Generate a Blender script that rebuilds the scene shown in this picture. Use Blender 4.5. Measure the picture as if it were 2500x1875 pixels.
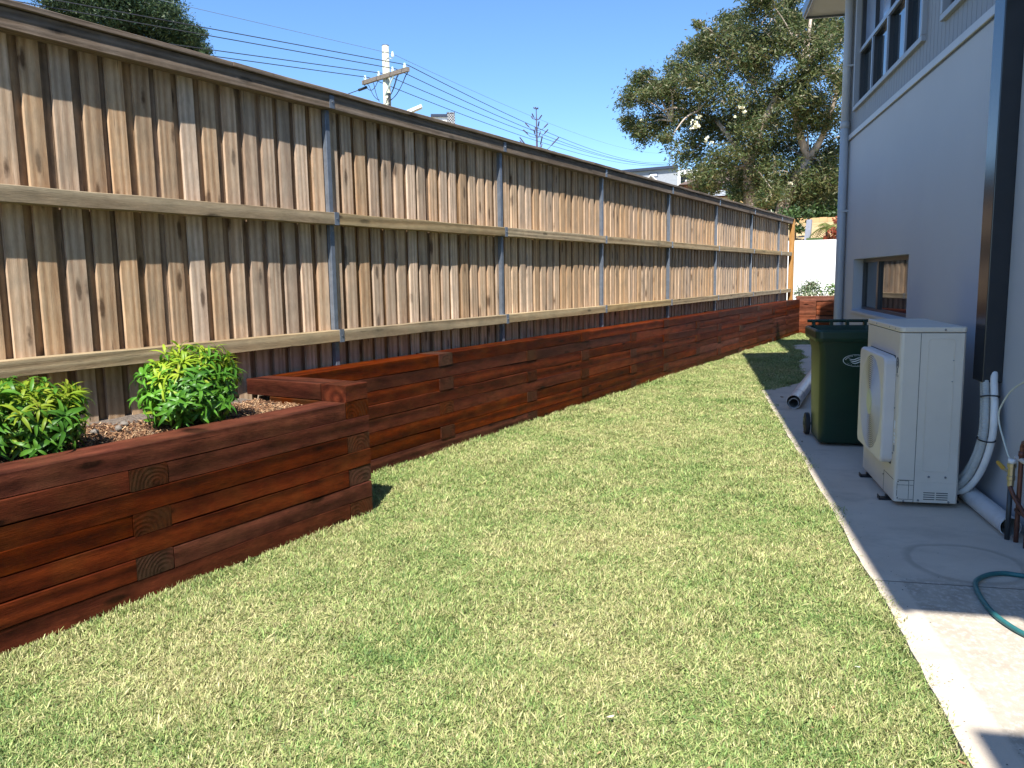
import bpy, bmesh, math, random
import numpy as np
from mathutils import Vector, Matrix, Euler
R_ = math.radians
random.seed(7)
SC = bpy.context.scene
COL = SC.collection
for o in list(bpy.data.objects): bpy.data.objects.remove(o)

# ------------------------------------------------------------------ camera
cam_d = bpy.data.cameras.new('camera'); cam = bpy.data.objects.new('camera', cam_d); COL.objects.link(cam)
fw = Vector((-0.51014404, 0.84992723, -0.13182093)); rt = Vector((0.85838848, 0.51275304, -0.01592305)); up = Vector((-0.05405815, 0.12127662, 0.99114565))
m = Matrix((rt, up, -fw)).transposed().to_4x4(); m.translation = Vector((0, 0, 1.475)); cam.matrix_world = m
cam_d.sensor_width = 36; cam_d.lens = 1954.775/2500*36; cam_d.clip_end = 1500; cam_d.clip_start = .05
SC.camera = cam
# ------------------------------------------------------------------ light
SUNV = Vector((.316, -.654, 1.0)).normalized()
ELEV = math.asin(SUNV.z); ROT = math.atan2(SUNV.x, SUNV.y)
W = bpy.data.worlds.new('World'); SC.world = W; W.use_nodes = True
wn = W.node_tree.nodes; wn.clear()
wo = wn.new('ShaderNodeOutputWorld'); bg = wn.new('ShaderNodeBackground'); sk = wn.new('ShaderNodeTexSky')
sk.sky_type = 'NISHITA'; sk.sun_disc = False; sk.sun_elevation = ELEV; sk.sun_rotation = ROT
sk.air_density = .85; sk.dust_density = .1; sk.ozone_density = 6; sk.altitude = 50
bg.inputs[1].default_value = .125
hs_ = wn.new('ShaderNodeHueSaturation'); hs_.inputs['Saturation'].default_value = 1.08
W.node_tree.links.new(sk.outputs[0], hs_.inputs['Color']); W.node_tree.links.new(hs_.outputs[0], bg.inputs[0]); W.node_tree.links.new(bg.outputs[0], wo.inputs[0])
sd = bpy.data.lights.new('sun', 'SUN'); sun = bpy.data.objects.new('sun', sd); COL.objects.link(sun)
sd.energy = 5.0; sd.angle = R_(.53); sd.color = (1, .955, .88)
sun.rotation_euler = SUNV.to_track_quat('Z', 'Y').to_euler(); sun.location = (5, -10, 15)
SC.view_settings.view_transform = 'Standard'; SC.view_settings.look = 'None'; SC.view_settings.gamma = 1
SC.view_settings.use_curve_mapping = False
SC.view_settings.exposure = .95
SC.render.engine = 'CYCLES'

# ------------------------------------------------------------------ material helpers
class NT:
    def __init__(s, name):
        s.m = bpy.data.materials.new(name); s.m.use_nodes = True; s.t = s.m.node_tree
        s.b = s.t.nodes['Principled BSDF']; s.out = s.t.nodes['Material Output']
    def n(s, typ, **kw):
        x = s.t.nodes.new(typ)
        for k, v in kw.items(): setattr(x, k, v)
        return x
    def l(s, a, b): s.t.links.new(a, b)
    def coord(s, kind='Object'): return s.n('ShaderNodeTexCoord').outputs[kind]
    def worldpos(s): return s.n('ShaderNodeNewGeometry').outputs['Position']
    def rnd(s): return s.n('ShaderNodeObjectInfo').outputs['Random']
    def math(s, op, a, b=None, clamp=False):
        x = s.n('ShaderNodeMath', operation=op); x.use_clamp = clamp
        for i, v in enumerate((a, b)):
            if v is None: continue
            if isinstance(v, (int, float)): x.inputs[i].default_value = v
            else: s.l(v, x.inputs[i])
        return x.outputs[0]
    def vmul(s, v, vec):
        x = s.n('ShaderNodeVectorMath', operation='MULTIPLY'); s.l(v, x.inputs[0]); x.inputs[1].default_value = vec; return x.outputs[0]
    def vadd(s, a, b):
        x = s.n('ShaderNodeVectorMath', operation='ADD'); s.l(a, x.inputs[0])
        if isinstance(b, tuple): x.inputs[1].default_value = b
        else: s.l(b, x.inputs[1])
        return x.outputs[0]
    def comb(s, x, y, z):
        c = s.n('ShaderNodeCombineXYZ')
        for i, v in enumerate((x, y, z)):
            if isinstance(v, (int, float)): c.inputs[i].default_value = v
            else: s.l(v, c.inputs[i])
        return c.outputs[0]
    def noise(s, v, scale, detail=4, rough=.55, out='Fac', dist=0):
        x = s.n('ShaderNodeTexNoise'); s.l(v, x.inputs['Vector']); x.inputs['Scale'].default_value = scale
        x.inputs['Detail'].default_value = detail; x.inputs['Roughness'].default_value = rough; x.inputs['Distortion'].default_value = dist
        return x.outputs[out]
    def ramp(s, f, stops, interp='LINEAR'):
        x = s.n('ShaderNodeValToRGB'); r = x.color_ramp; r.interpolation = interp
        while len(r.elements) > 1: r.elements.remove(r.elements[0])
        for i, (p, c) in enumerate(stops):
            e = r.elements[0] if i == 0 else r.elements.new(p)
            e.position = p; e.color = (c, c, c, 1) if isinstance(c, (int, float)) else (*c, 1)
        s.l(f, x.inputs[0]); return x.outputs[0]
    def mix(s, f, a, b, mode='MIX'):
        x = s.n('ShaderNodeMix', data_type='RGBA', blend_type=mode)
        for i, v in ((0, f), (6, a), (7, b)):
            if isinstance(v, (int, float)): x.inputs[i].default_value = v
            elif isinstance(v, tuple): x.inputs[i].default_value = (*v, 1)
            else: s.l(v, x.inputs[i])
        return x.outputs[2]
    def bump(s, h, strength=.3, dist=.01):
        x = s.n('ShaderNodeBump'); x.inputs['Strength'].default_value = strength; x.inputs['Distance'].default_value = dist
        s.l(h, x.inputs['Height']); s.l(x.outputs[0], s.b.inputs['Normal'])
    def set(s, **kw):
        nm = dict(col='Base Color', rough='Roughness', metal='Metallic', spec='Specular IOR Level', coat='Coat Weight', coatr='Coat Roughness', trans='Transmission Weight', alpha='Alpha', ior='IOR')
        for k, v in kw.items():
            i = s.b.inputs[nm[k]]
            if isinstance(v, (int, float)): i.default_value = v
            elif isinstance(v, tuple): i.default_value = (*v, 1)
            else: s.l(v, i)
        return s

def plain(name, col, rough=.5, metal=0, spec=.5, var=.12, scale=6, bump=0, bscale=200, dirt=None):
    t = NT(name); p = t.coord()
    nz = t.noise(p, scale, 5, .6)
    lo = tuple(c*(1-var) for c in col); hi = tuple(min(1, c*(1+var)) for c in col)
    c = t.ramp(nz, [(.3, lo), (.7, hi)])
    if dirt:
        d = t.ramp(t.noise(t.vadd(p, (3, 7, 1)), scale*2.3, 7, .7), [(.5, 0.), (.75, dirt[1])])
        c = t.mix(d, c, dirt[0])
    t.set(col=c, rough=rough, metal=metal, spec=spec)
    if bump: t.bump(t.noise(p, bscale, 3), bump, .002)
    return t.m

def wood(name, axis, c_lo, c_mid, c_hi, rough=.75, spec=.3, knots=True, ringf=90, vary=.35, bump=.5, hue=None, blotch=None, blotch_amt=0., coat=0, mottle=.22):
    """timber: rings round an axis off the piece, grain along 'axis' (0 x, 1 y, 2 z), own look per piece"""
    t = NT(name); p = t.coord(); r = t.rnd()
    off = t.comb(t.math('MULTIPLY', r, 37.), t.math('MULTIPLY', r, 91.), t.math('MULTIPLY', r, 53.))
    sc = [1., 1., 1.]; sc[axis] = .06
    q = t.vadd(t.vmul(p, tuple(sc)), off)                                   # squeezed along the grain
    wob = t.noise(q, 7, 3, .5)
    # distance from a pith line outside the piece
    sx = t.n('ShaderNodeSeparateXYZ'); t.l(p, sx.inputs[0])
    o1, o2 = [sx.outputs[i] for i in range(3) if i != axis]
    r2 = t.math('FRACT', t.math('MULTIPLY', r, 13.7))
    a1 = t.math('ADD', o1, t.math('MULTIPLY', t.math('SUBTRACT', r2, .5), .12))
    a2 = t.math('ADD', o2, t.math('ADD', t.math('MULTIPLY', r, .05), .03))
    al = t.math('MULTIPLY', t.noise(t.vmul(q, (1, 1, 1)), 3.2, 2, .4), .16)
    dist = t.math('SQRT', t.math('ADD', t.math('MULTIPLY', a1, a1), t.math('MULTIPLY', a2, a2)))
    ph = t.math('MULTIPLY', t.math('ADD', dist, al), ringf*2.2)
    ring = t.math('ADD', t.math('MULTIPLY', t.math('SINE', ph), .5), .5)
    fine = t.noise(t.vmul(q, (1, 1, 1)), 230, 5, .75)
    g = t.math('ADD', t.math('MULTIPLY', ring, .30), t.math('ADD', t.math('MULTIPLY', fine, .55), t.math('MULTIPLY', wob, .25)))
    col = t.ramp(g, [(.25, c_lo), (.55, c_mid), (.85, c_hi)])
    if knots:
        sk2 = [9., 9., 9.]; sk2[axis] = 2.4; sk2[0 if axis != 0 else 1] = 1.5
        v = t.n('ShaderNodeTexVoronoi'); t.l(t.vadd(t.vmul(p, tuple(sk2)), off), v.inputs['Vector']); v.inputs['Scale'].default_value = 1.
        v.inputs['Randomness'].default_value = 1.
        kd = t.math('ADD', v.outputs['Distance'], t.math('MULTIPLY', t.noise(p, 30, 3), .1))
        k = t.ramp(kd, [(.15, 1.), (.23, 0.)])
        halo = t.ramp(kd, [(.16, .0), (.2, .6), (.42, 0.)])
        col = t.mix(t.math('MULTIPLY', halo, .5), col, tuple(c*.62 for c in c_mid))
        col = t.mix(t.math('MULTIPLY', k, .92), col, tuple(c*.38 for c in c_lo))
    if blotch:
        bl = t.ramp(t.noise(t.vadd(t.vmul(p, (1, 1, 1)), off), 3.5, 5, .65), [(.45, 0.), (.72, blotch_amt)])
        col = t.mix(bl, col, blotch)
    s3 = [1., 1., 1.]; s3[axis] = .28
    mo = t.noise(t.vadd(t.vmul(p, tuple(s3)), off), 17, 6, .72)
    col = t.mix(1., col, t.ramp(mo, [(.3, 1-mottle), (.5, 1.), (.72, 1+mottle*.9)]), 'MULTIPLY')
    cr_ = t.noise(t.vadd(t.vmul(p, tuple(.035 if i == axis else 1. for i in range(3))), off), 75, 3, .6)
    col = t.mix(t.ramp(cr_, [(.27, .75), (.34, 0.)]), col, tuple(c*.3 for c in c_lo))
    hv = t.n('ShaderNodeHueSaturation'); t.l(col, hv.inputs['Color'])
    t.l(t.math('ADD', t.math('MULTIPLY', t.math('FRACT', t.math('MULTIPLY', r, 7.13)), vary), 1-vary*.5), hv.inputs['Value'])
    t.l(t.math('ADD', t.math('MULTIPLY', t.math('FRACT', t.math('MULTIPLY', r, 3.77)), .35), .82), hv.inputs['Saturation'])
    t.set(col=hv.outputs[0], rough=rough, spec=spec)
    if coat: t.set(coat=coat, coatr=.3)
    t.bump(t.math('ADD', fine, t.math('MULTIPLY', ring, .5)), bump, .003)
    return t.m

M = {}
M['paling'] = wood('weathered_pine', 2, (.28, .165, .095), (.50, .345, .22), (.63, .47, .325), .85, .25, True, 70, .40, .6, blotch=(.30, .245, .18), blotch_amt=.6)
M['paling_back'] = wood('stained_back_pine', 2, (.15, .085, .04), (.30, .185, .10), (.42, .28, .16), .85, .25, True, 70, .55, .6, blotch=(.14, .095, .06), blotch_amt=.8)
M['rail'] = wood('treated_pine_rail', 1, (.17, .115, .06), (.32, .235, .135), (.43, .34, .21), .85, .25, True, 80, .35, .7, blotch=(.19, .165, .10), blotch_amt=.5)
M['cap'] = wood('grey_cap_timber', 1, (.09, .068, .05), (.155, .118, .088), (.235, .185, .145), .88, .25, True, 90, .2, .6, blotch=(.24, .2, .165), blotch_amt=.5)
M['orange_post'] = wood('fresh_cut_post', 2, (.30, .165, .07), (.42, .24, .11), (.5, .31, .16), .8, .25, False, 80, .1)
SL = dict(rough=.55, vary=.45, bump=1., spec=.1, mottle=.55)
M['sleeper'] = wood('stained_sleeper', 1, (.016, .0028, .0010), (.058, .0095, .0024), (.125, .023, .0052), knots=True, ringf=45, blotch=(.085, .026, .006), blotch_amt=.5, **SL)
M['sleeper_x'] = wood('stained_sleeper_return', 0, (.016, .0028, .0010), (.058, .0095, .0024), (.125, .023, .0052), knots=True, ringf=45, blotch=(.085, .026, .006), blotch_amt=.5, **SL)
M['sleeper_end'] = wood('sunlit_end_sleeper', 0, (.08, .022, .010), (.17, .05, .024), (.25, .085, .045), knots=True, ringf=45, blotch=(.12, .05, .025), blotch_amt=.5, **SL)  # brighter copy of the sleeper stain; sunlight on this wall is put into the colour
M['end_grain'] = wood('stained_end_grain', 0, (.042, .010, .004), (.058, .014, .005), (.072, .020, .008), knots=False, ringf=130, blotch=(.035, .022, .011), blotch_amt=.9, **SL)
M['pole_wood'] = wood('weathered_pole', 2, (.30, .29, .22), (.46, .46, .36), (.58, .58, .48), .9, .25, False, 60, .1)
M['arm_wood'] = wood('crossarm_wood', 0, (.12, .10, .085), (.2, .17, .145), (.27, .23, .2), .9, .25, False, 60, .1)
M['galv'] = plain('galvanised_steel', (.20, .235, .29), .42, .55, .5, .18, 18)
M['bolt'] = plain('bolt_steel', (.3, .3, .31), .4, .9)
M['hwall'] = plain('painted_render', (.455, .455, .47), .62, var=.03, scale=1.2, bump=.25, bscale=260)
M['hclad'] = plain('painted_cladding', (.245, .255, .275), .6, var=.03, scale=2)
M['trim'] = plain('painted_trim', (.46, .46, .48), .45, var=.03)
M['surround'] = plain('window_surround', (.31, .33, .37), .45, var=.03)
M['dpipe'] = plain('painted_downpipe', (.40, .41, .43), .38, var=.03)
M['duct'] = plain('dark_metal_duct', (.018, .021, .026), .22, .0, .6, .1)
M['frame_dark'] = plain('dark_window_frame', (.03, .033, .04), .35)
M['frame_light'] = plain('pale_window_frame', (.26, .30, .38), .35)
M['soffit'] = plain('soffit_board', (.55, .52, .47), .7, var=.03)
M['gutter'] = plain('metal_gutter', (.10, .115, .135), .35)
M['roofm'] = plain('roof_sheet', (.12, .13, .14), .5)
M['blind'] = plain('window_blind', (.55, .62, .75), .7)
t = NT('window_glass'); t.set(col=(.012, .018, .022), rough=.03, spec=.9, ior=1.6); t.set(col=t.ramp(t.noise(t.coord(), 1.5), [(.3, (.009, .014, .018)), (.7, (.016, .024, .03))])); M['glass'] = t.m
M['ac'] = plain('beige_enamel', (.68, .60, .51), .38, var=.03, scale=3, dirt=((.36, .34, .28), .12))
M['ac_plastic'] = plain('grille_plastic', (.64, .58, .55), .42, var=.04, scale=5)
M['pale_pane'] = plain('pale_blue_glass', (.22, .30, .46), .12, spec=.8)  # pale blue tone for the upper row of panes
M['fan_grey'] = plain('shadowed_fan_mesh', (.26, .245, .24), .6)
M['ac_yellow'] = plain('yellowed_plastic', (.52, .53, .38), .45, var=.05)
M['seam'] = plain('seam_shadow_gap', (.03, .03, .03), .8)
M['print_grey'] = plain('grey_print', (.12, .12, .12), .6)
M['label_grey'] = plain('silver_label', (.25, .25, .25), .5)
M['black'] = plain('black_plastic', (.012, .012, .013), .45)
M['rubber'] = plain('black_rubber', (.02, .02, .022), .7)
M['bin'] = plain('green_bin_plastic', (.005, .030, .015), .42, var=.15, scale=4, dirt=((.02, .035, .02), .3))
M['white_print'] = plain('white_print', (.78, .8, .78), .55, var=.03)
M['pvc'] = plain('grey_white_pvc', (.62, .60, .585), .35, var=.06, scale=5, dirt=((.35, .33, .30), .35))
M['pvc_in'] = plain('pvc_inside', (.42, .41, .38), .6)
M['conduit'] = plain('grey_corrugated_conduit', (.46, .46, .44), .5)
M['white_pipe'] = plain('white_pipe_lagging', (.80, .77, .74), .5)
M['tie'] = M['black']
M['copper'] = plain('aged_copper', (.15, .065, .045), .45, .6, var=.35, scale=12)
M['brass'] = plain('brass_valve', (.45, .38, .24), .35, .8, var=.2)
M['handle'] = plain('yellow_tap_handle', (.55, .30, .03), .45)
M['dark_pipe'] = plain('dark_standpipe', (.06, .065, .07), .5, .3)
M['cord'] = plain('cream_cord', (.62, .62, .52), .6)
M['hose'] = plain('green_hose', (.03, .15, .15), .38, var=.12, scale=20)
M['white_wall'] = plain('white_painted_wall', (.88, .88, .86), .8, var=.02, scale=3, bump=.2)
M['brick_dark'] = plain('dark_brick', (.022, .022, .03), .8)
M['mortar'] = plain('white_mortar', (.75, .75, .76), .9)
M['grey_cladding'] = plain('far_grey_cladding', (.30, .32, .345), .7)
M['navy'] = plain('navy_roof', (.02, .03, .06), .5)
M['white_paint'] = plain('white_paint', (.78, .79, .8), .5)
M['tile_roof'] = plain('brown_tile_roof', (.13, .09, .07), .8, var=.3, scale=8)
M['red_brick'] = plain('red_brick_wall', (.26, .09, .055), .85, var=.25, scale=8)
M['tan'] = plain('tan_boards', (.55, .36, .17), .8, var=.12, scale=3)
M['porcelain'] = plain('porcelain', (.65, .78, .78), .2)
M['wire'] = plain('black_wire', (.02, .022, .03), .6)
M['wire_thin'] = plain('grey_wire', (.12, .15, .2), .6)
M['bark'] = plain('pale_gum_bark', (.42, .34, .27), .85, var=.35, scale=4, bump=.5, bscale=15)
M['bark_dark'] = plain('dark_bark', (.10, .075, .055), .9, var=.3)
M['purple_twig'] = plain('purple_brown_twig', (.085, .07, .12), .9, var=.2)
M['stem'] = plain('shrub_stem', (.10, .07, .03), .8)
M['grey_post'] = plain('grey_leaning_post', (.30, .32, .38), .5, .2)
M['dry_leaf'] = plain('dry_leaf', (.30, .17, .08), .8, var=.3)
M['pale_litter'] = plain('pale_litter', (.6, .52, .38), .8)
M['flower'] = plain('cream_flower', (.80, .78, .58), .8)

def leafmat(name, cols, transl=.35, rough=.45, spec=.4, bright=(.75, 1.25)):
    t = NT(name); g = t.n('ShaderNodeNewGeometry')
    ri = g.outputs['Random Per Island']
    mixr = t.math('FRACT', t.math('ADD', ri, t.rnd()))
    st = [(i/(max(1, len(cols)-1)), c) for i, c in enumerate(cols)]
    c = t.ramp(mixr, st)
    nz = t.noise(g.outputs['Position'], 1.3, 3)
    hv = t.n('ShaderNodeHueSaturation'); t.l(c, hv.inputs['Color'])
    t.l(t.ramp(nz, [(.3, bright[0]), (.7, bright[1])]), hv.inputs['Value'])
    c = hv.outputs[0]
    t.set(col=c, rough=rough, spec=spec)
    tr = t.n('ShaderNodeBsdfTranslucent'); t.l(c, tr.inputs['Color'])
    mx = t.n('ShaderNodeMixShader'); mx.inputs[0].default_value = transl
    t.l(t.b.outputs[0], mx.inputs[1]); t.l(tr.outputs[0], mx.inputs[2]); t.l(mx.outputs[0], t.out.inputs['Surface'])
    return t.m
M['gum_leaf'] = leafmat('gum_leaf', [(.03, .06, .02), (.065, .10, .03), (.105, .13, .042), (.16, .17, .065), (.19, .155, .08)], .3)
M['cyp_leaf'] = leafmat('cypress_leaf', [(.012, .032, .018), (.022, .05, .026), (.045, .08, .03), (.09, .12, .045)], .15)
M['back_leaf'] = leafmat('background_leaf', [(.03, .06, .02), (.06, .11, .03), (.1, .15, .05)], .25)
M['shrub_leaf'] = leafmat('mature_shrub_leaf', [(.045, .15, .014), (.085, .24, .022), (.13, .31, .03)], .3, .42, .35)
M['shrub_young'] = leafmat('young_shrub_leaf', [(.20, .34, .025), (.30, .42, .03), (.38, .44, .05)], .4, .45, .3)
M['far_shrub_leaf'] = leafmat('variegated_leaf', [(.05, .1, .035), (.12, .2, .08), (.35, .42, .25), (.6, .62, .48)], .25)
M['green_shrub_leaf'] = leafmat('bright_shrub_leaf', [(.05, .13, .03), (.13, .26, .05), (.25, .38, .1), (.5, .56, .35)], .3)
M['palm_leaf'] = leafmat('palm_leaf', [(.10, .15, .03), (.2, .24, .06), (.28, .28, .09)], .3)
M['red_leaf'] = leafmat('red_shrub_leaf', [(.30, .06, .04), (.40, .12, .07), (.22, .14, .06)], .3)
M['blade'] = None

# lawn soil
t = NT('lawn_soil'); p = t.worldpos()
t.set(col=t.mix(t.ramp(t.noise(p, 60, 5, .7), [(.35, 0.), (.7, 1.)]), (.02, .02, .009), (.07, .06, .028)), rough=.95); t.bump(t.noise(p, 120, 4), .8, .01); M['lawn'] = t.m
# grass blade
t = NT('grass_blade'); p = t.worldpos(); g = t.n('ShaderNodeNewGeometry')
patch = t.noise(p, .9, 4, .6); patch2 = t.noise(t.vadd(p, (9, 4, 0)), 3.6, 4, .65); patch3 = t.noise(t.vadd(p, (1, 14, 0)), 14, 3, .6)
isl = t.math('FRACT', t.math('ADD', g.outputs['Random Per Island'], t.rnd()))
f = t.math('ADD', t.math('MULTIPLY', t.math('SUBTRACT', patch, .18), .9), t.math('ADD', t.math('MULTIPLY', patch2, .6), t.math('ADD', t.math('MULTIPLY', isl, .55), t.math('MULTIPLY', patch3, .3))))
c = t.ramp(f, [(.62, (.145, .24, .065)), (.82, (.24, .325, .10)), (.98, (.37, .40, .16)), (1.18, (.50, .46, .23))])
f01 = t.math('MULTIPLY', f, .8)
c = t.ramp(f01, [(.44, (.075, .165, .038)), (.60, (.185, .295, .080)), (.78, (.305, .36, .12)), (1., (.49, .45, .22))])
hv2 = t.n('ShaderNodeHueSaturation'); t.l(c, hv2.inputs['Color']); t.l(t.math('ADD', t.math('MULTIPLY', t.math('FRACT', t.math('MULTIPLY', isl, 7.7)), 1.0), .5), hv2.inputs['Value']); c = hv2.outputs[0]
t.set(col=c, rough=.5, spec=.35)
tr = t.n('ShaderNodeBsdfTranslucent'); t.l(c, tr.inputs['Color']); mx = t.n('ShaderNodeMixShader'); mx.inputs[0].default_value = .18
t.l(t.b.outputs[0], mx.inputs[1]); t.l(tr.outputs[0], mx.inputs[2]); t.l(mx.outputs[0], t.out.inputs['Surface']); M['blade'] = t.m
# concrete: broom finish, speckled wear near the camera, damp curve
t = NT('concrete'); p = t.coord()
base = t.ramp(t.noise(p, 2.2, 8, .65), [(.3, (.49, .415, .33)), (.7, (.62, .53, .425))])
fine = t.noise(p, 160, 3, .6)
base = t.mix(t.ramp(fine, [(.35, 0.), (.7, .35)]), base, (.68, .59, .48))
mott = t.ramp(t.noise(t.vmul(p, (1.5, 1.1, 1)), 26, 5, .66), [(.48, 0.), (.70, .8)])
sx = t.n('ShaderNodeSeparateXYZ'); t.l(p, sx.inputs[0])
near = t.ramp(t.math('MULTIPLY', t.math('ADD', sx.outputs[1], 10.), .05), [(.70, 1.), (.705, 0.)])      # rougher second pour: s < 4.0
inner = t.ramp(sx.outputs[0], [(.98, 0.), (1., 1.)])
rough_zone = t.math('MULTIPLY', near, inner)
worn = t.mix(mott, t.ramp(t.noise(p, 7, 5), [(.3, (.35, .30, .24)), (.7, (.47, .41, .33))]), (.66, .59, .50))
base = t.mix(rough_zone, base, worn)
# damp ring left by a coiled hose
dx = t.math('SUBTRACT', sx.outputs[0], 1.36); dy = t.math('MULTIPLY', t.math('SUBTRACT', sx.outputs[1], 4.32), .95)
rr = t.math('SQRT', t.math('ADD', t.math('MULTIPLY', dx, dx), t.math('MULTIPLY', dy, dy)))
rr = t.math('ADD', rr, t.math('MULTIPLY', t.noise(p, 3, 3), .08))
ringm = t.ramp(rr, [(.285, 0.), (.30, .45), (.315, .4), (.34, 0.)])
base = t.mix(ringm, base, (.24, .205, .165))
stn = t.ramp(t.noise(t.vadd(t.vmul(p, (1, 1.7, 1)), (5, 2, 0)), 1.7, 7, .7), [(.52, 0.), (.75, .65)])
base = t.mix(stn, base, (.33, .28, .225))
t.set(col=base, rough=.88); t.bump(t.math('ADD', t.math('MULTIPLY', fine, .4), t.math('MULTIPLY', t.noise(p, 28, 5), .8)), .5, .004); M['concrete'] = t.m
# outer ground: dry grass and sandy earth
t = NT('outer_ground'); p = t.worldpos()
t.set(col=t.mix(t.ramp(t.noise(p, .25, 5, .6), [(.45, 0.), (.6, 1.)]), (.12, .14, .06), (.42, .33, .2)), rough=.95); M['ground'] = t.m
t = NT('sandy_slope'); p = t.worldpos()
t.set(col=t.ramp(t.noise(p, 1.2, 6, .6), [(.3, (.36, .25, .12)), (.7, (.5, .37, .2))]), rough=.95); M['sand'] = t.m
t = NT('garden_soil'); p = t.worldpos()
t.set(col=t.ramp(t.noise(p, 55, 6, .7), [(.3, (.07, .055, .045)), (.7, (.26, .21, .17))]), rough=.95); t.bump(t.noise(p, 80, 5), 1., .02); M['soil'] = t.m
t = NT('wood_chip'); g = t.n('ShaderNodeNewGeometry')
t.set(col=t.ramp(g.outputs['Random Per Island'], [(0., (.05, .02, .01)), (.45, (.18, .085, .04)), (.8, (.34, .19, .095)), (1., (.52, .36, .21))]), rough=.85); M['chip'] = t.m

# ------------------------------------------------------------------ mesh helpers
def link(o): COL.objects.link(o); return o
def mesh_obj(name, verts, faces, mat, parent=None, smooth=False, mats=None, midx=None):
    me = bpy.data.meshes.new(name); me.from_pydata([tuple(map(float, v)) for v in verts], [], faces); 
    for mm in (mats or [mat]): me.materials.append(mm)
    if midx is not None: me.polygons.foreach_set('material_index', midx)
    if smooth: me.polygons.foreach_set('use_smooth', [True]*len(me.polygons))
    me.update(); o = bpy.data.objects.new(name, me); link(o)
    if parent: o.parent = parent
    return o
def tag(o, label=None, cat=None, group=None, kind=None):
    if label: o['label'] = label
    if cat: o['category'] = cat
    if group: o['group'] = group
    if kind: o['kind'] = kind
    return o
def empty(name, loc=(0, 0, 0), rz=0):
    o = bpy.data.objects.new(name, None); o.empty_display_size = .1; link(o); o.location = loc; o.rotation_euler = (0, 0, rz); return o
class MB:
    def __init__(s): s.v = []; s.f = []; s.mi = []; s.cur = 0
    def add(s, vs, fs):
        b = len(s.v); s.v += [tuple(v) for v in vs]; s.f += [tuple(b+i for i in f) for f in fs]; s.mi += [s.cur]*len(fs); return s
    def box(s, x0, x1, y0, y1, z0, z1):
        v = [(x, y, z) for z in (z0, z1) for y in (y0, y1) for x in (x0, x1)]
        return s.add(v, [(0, 2, 3, 1), (4, 5, 7, 6), (0, 1, 5, 4), (2, 6, 7, 3), (0, 4, 6, 2), (1, 3, 7, 5)])
    def quad(s, *p): return s.add(p, [tuple(range(len(p)))])
    def prism(s, poly, z0, z1):      # poly counterclockwise
        n = len(poly); v = [(x, y, z0) for x, y in poly]+[(x, y, z1) for x, y in poly]
        return s.add(v, [tuple(range(n-1, -1, -1)), tuple(range(n, 2*n))]+[(i, (i+1) % n, n+(i+1) % n, n+i) for i in range(n)])
    def tube(s, pts, r, n=8, caps=True, r1=None):
        pts = [Vector(p) for p in pts]; N = len(pts); rr = r if isinstance(r, (list, tuple)) else [r+(0 if r1 is None else (r1-r)*i/(N-1)) for i in range(N)]
        prev = None; vs = []
        for i, p in enumerate(pts):
            d = (pts[min(i+1, N-1)]-pts[max(i-1, 0)]).normalized()
            if prev is None:
                a = d.cross(Vector((0, 0, 1)))
                if a.length < .1: a = d.cross(Vector((1, 0, 0)))
                a.normalize()
            else:
                a = (prev-d*prev.dot(d)).normalized()
            prev = a; b = d.cross(a)
            for k in range(n):
                t_ = 2*math.pi*k/n; vs.append(p+(a*math.cos(t_)+b*math.sin(t_))*rr[i])
        fs = [(i*n+k, i*n+(k+1) % n, (i+1)*n+(k+1) % n, (i+1)*n+k) for i in range(N-1) for k in range(n)]
        if caps: fs += [tuple(range(n-1, -1, -1)), tuple((N-1)*n+k for k in range(n))]
        return s.add(vs, fs)
    def build(s, name, mat, parent=None, smooth=False, mats=None):
        return mesh_obj(name, s.v, s.f, mat, parent, smooth, mats, s.mi if mats else None)
def bev(o, w=.004, seg=2, ang=40):
    md = o.modifiers.new('bevel', 'BEVEL'); md.width = w; md.segments = seg; md.limit_method = 'ANGLE'; md.angle_limit = R_(ang)
    md.harden_normals = False; return o
def smooth_path(pts, n=8):
    P = [Vector(p) for p in pts]; P = [P[0]*2-P[1]]+P+[P[-1]*2-P[-2]]; out = []
    for i in range(1, len(P)-2):
        for k in range(n):
            t_ = k/n; a, b, c, d = P[i-1:i+3]
            out.append(.5*((2*b)+(c-a)*t_+(2*a-5*b+4*c-d)*t_*t_+(3*b-a-3*c+d)*t_**3))
    out.append(P[-2]); return out
def text_mesh(body, size, extrude=0.0):
    cu = bpy.data.curves.new('txt', 'FONT'); cu.body = body; cu.size = size; cu.extrude = extrude; cu.align_x = 'CENTER'; cu.align_y = 'CENTER'; cu.resolution_u = 2
    o = bpy.data.objects.new('txt', cu); COL.objects.link(o)
    dg = bpy.context.evaluated_depsgraph_get(); dg.update()
    me = bpy.data.meshes.new_from_object(o.evaluated_get(dg)); vs = [tuple(v.co) for v in me.vertices]; fs = [tuple(p.vertices) for p in me.polygons]
    bpy.data.objects.remove(o); bpy.data.curves.remove(cu); bpy.data.meshes.remove(me)
    return vs, fs

ANG = .3173; CA, SA = math.cos(ANG), math.sin(ANG)
def HW(a, s, z=0): return Vector((a*CA-s*SA, a*SA+s*CA, z))   # house frame -> world

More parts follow.
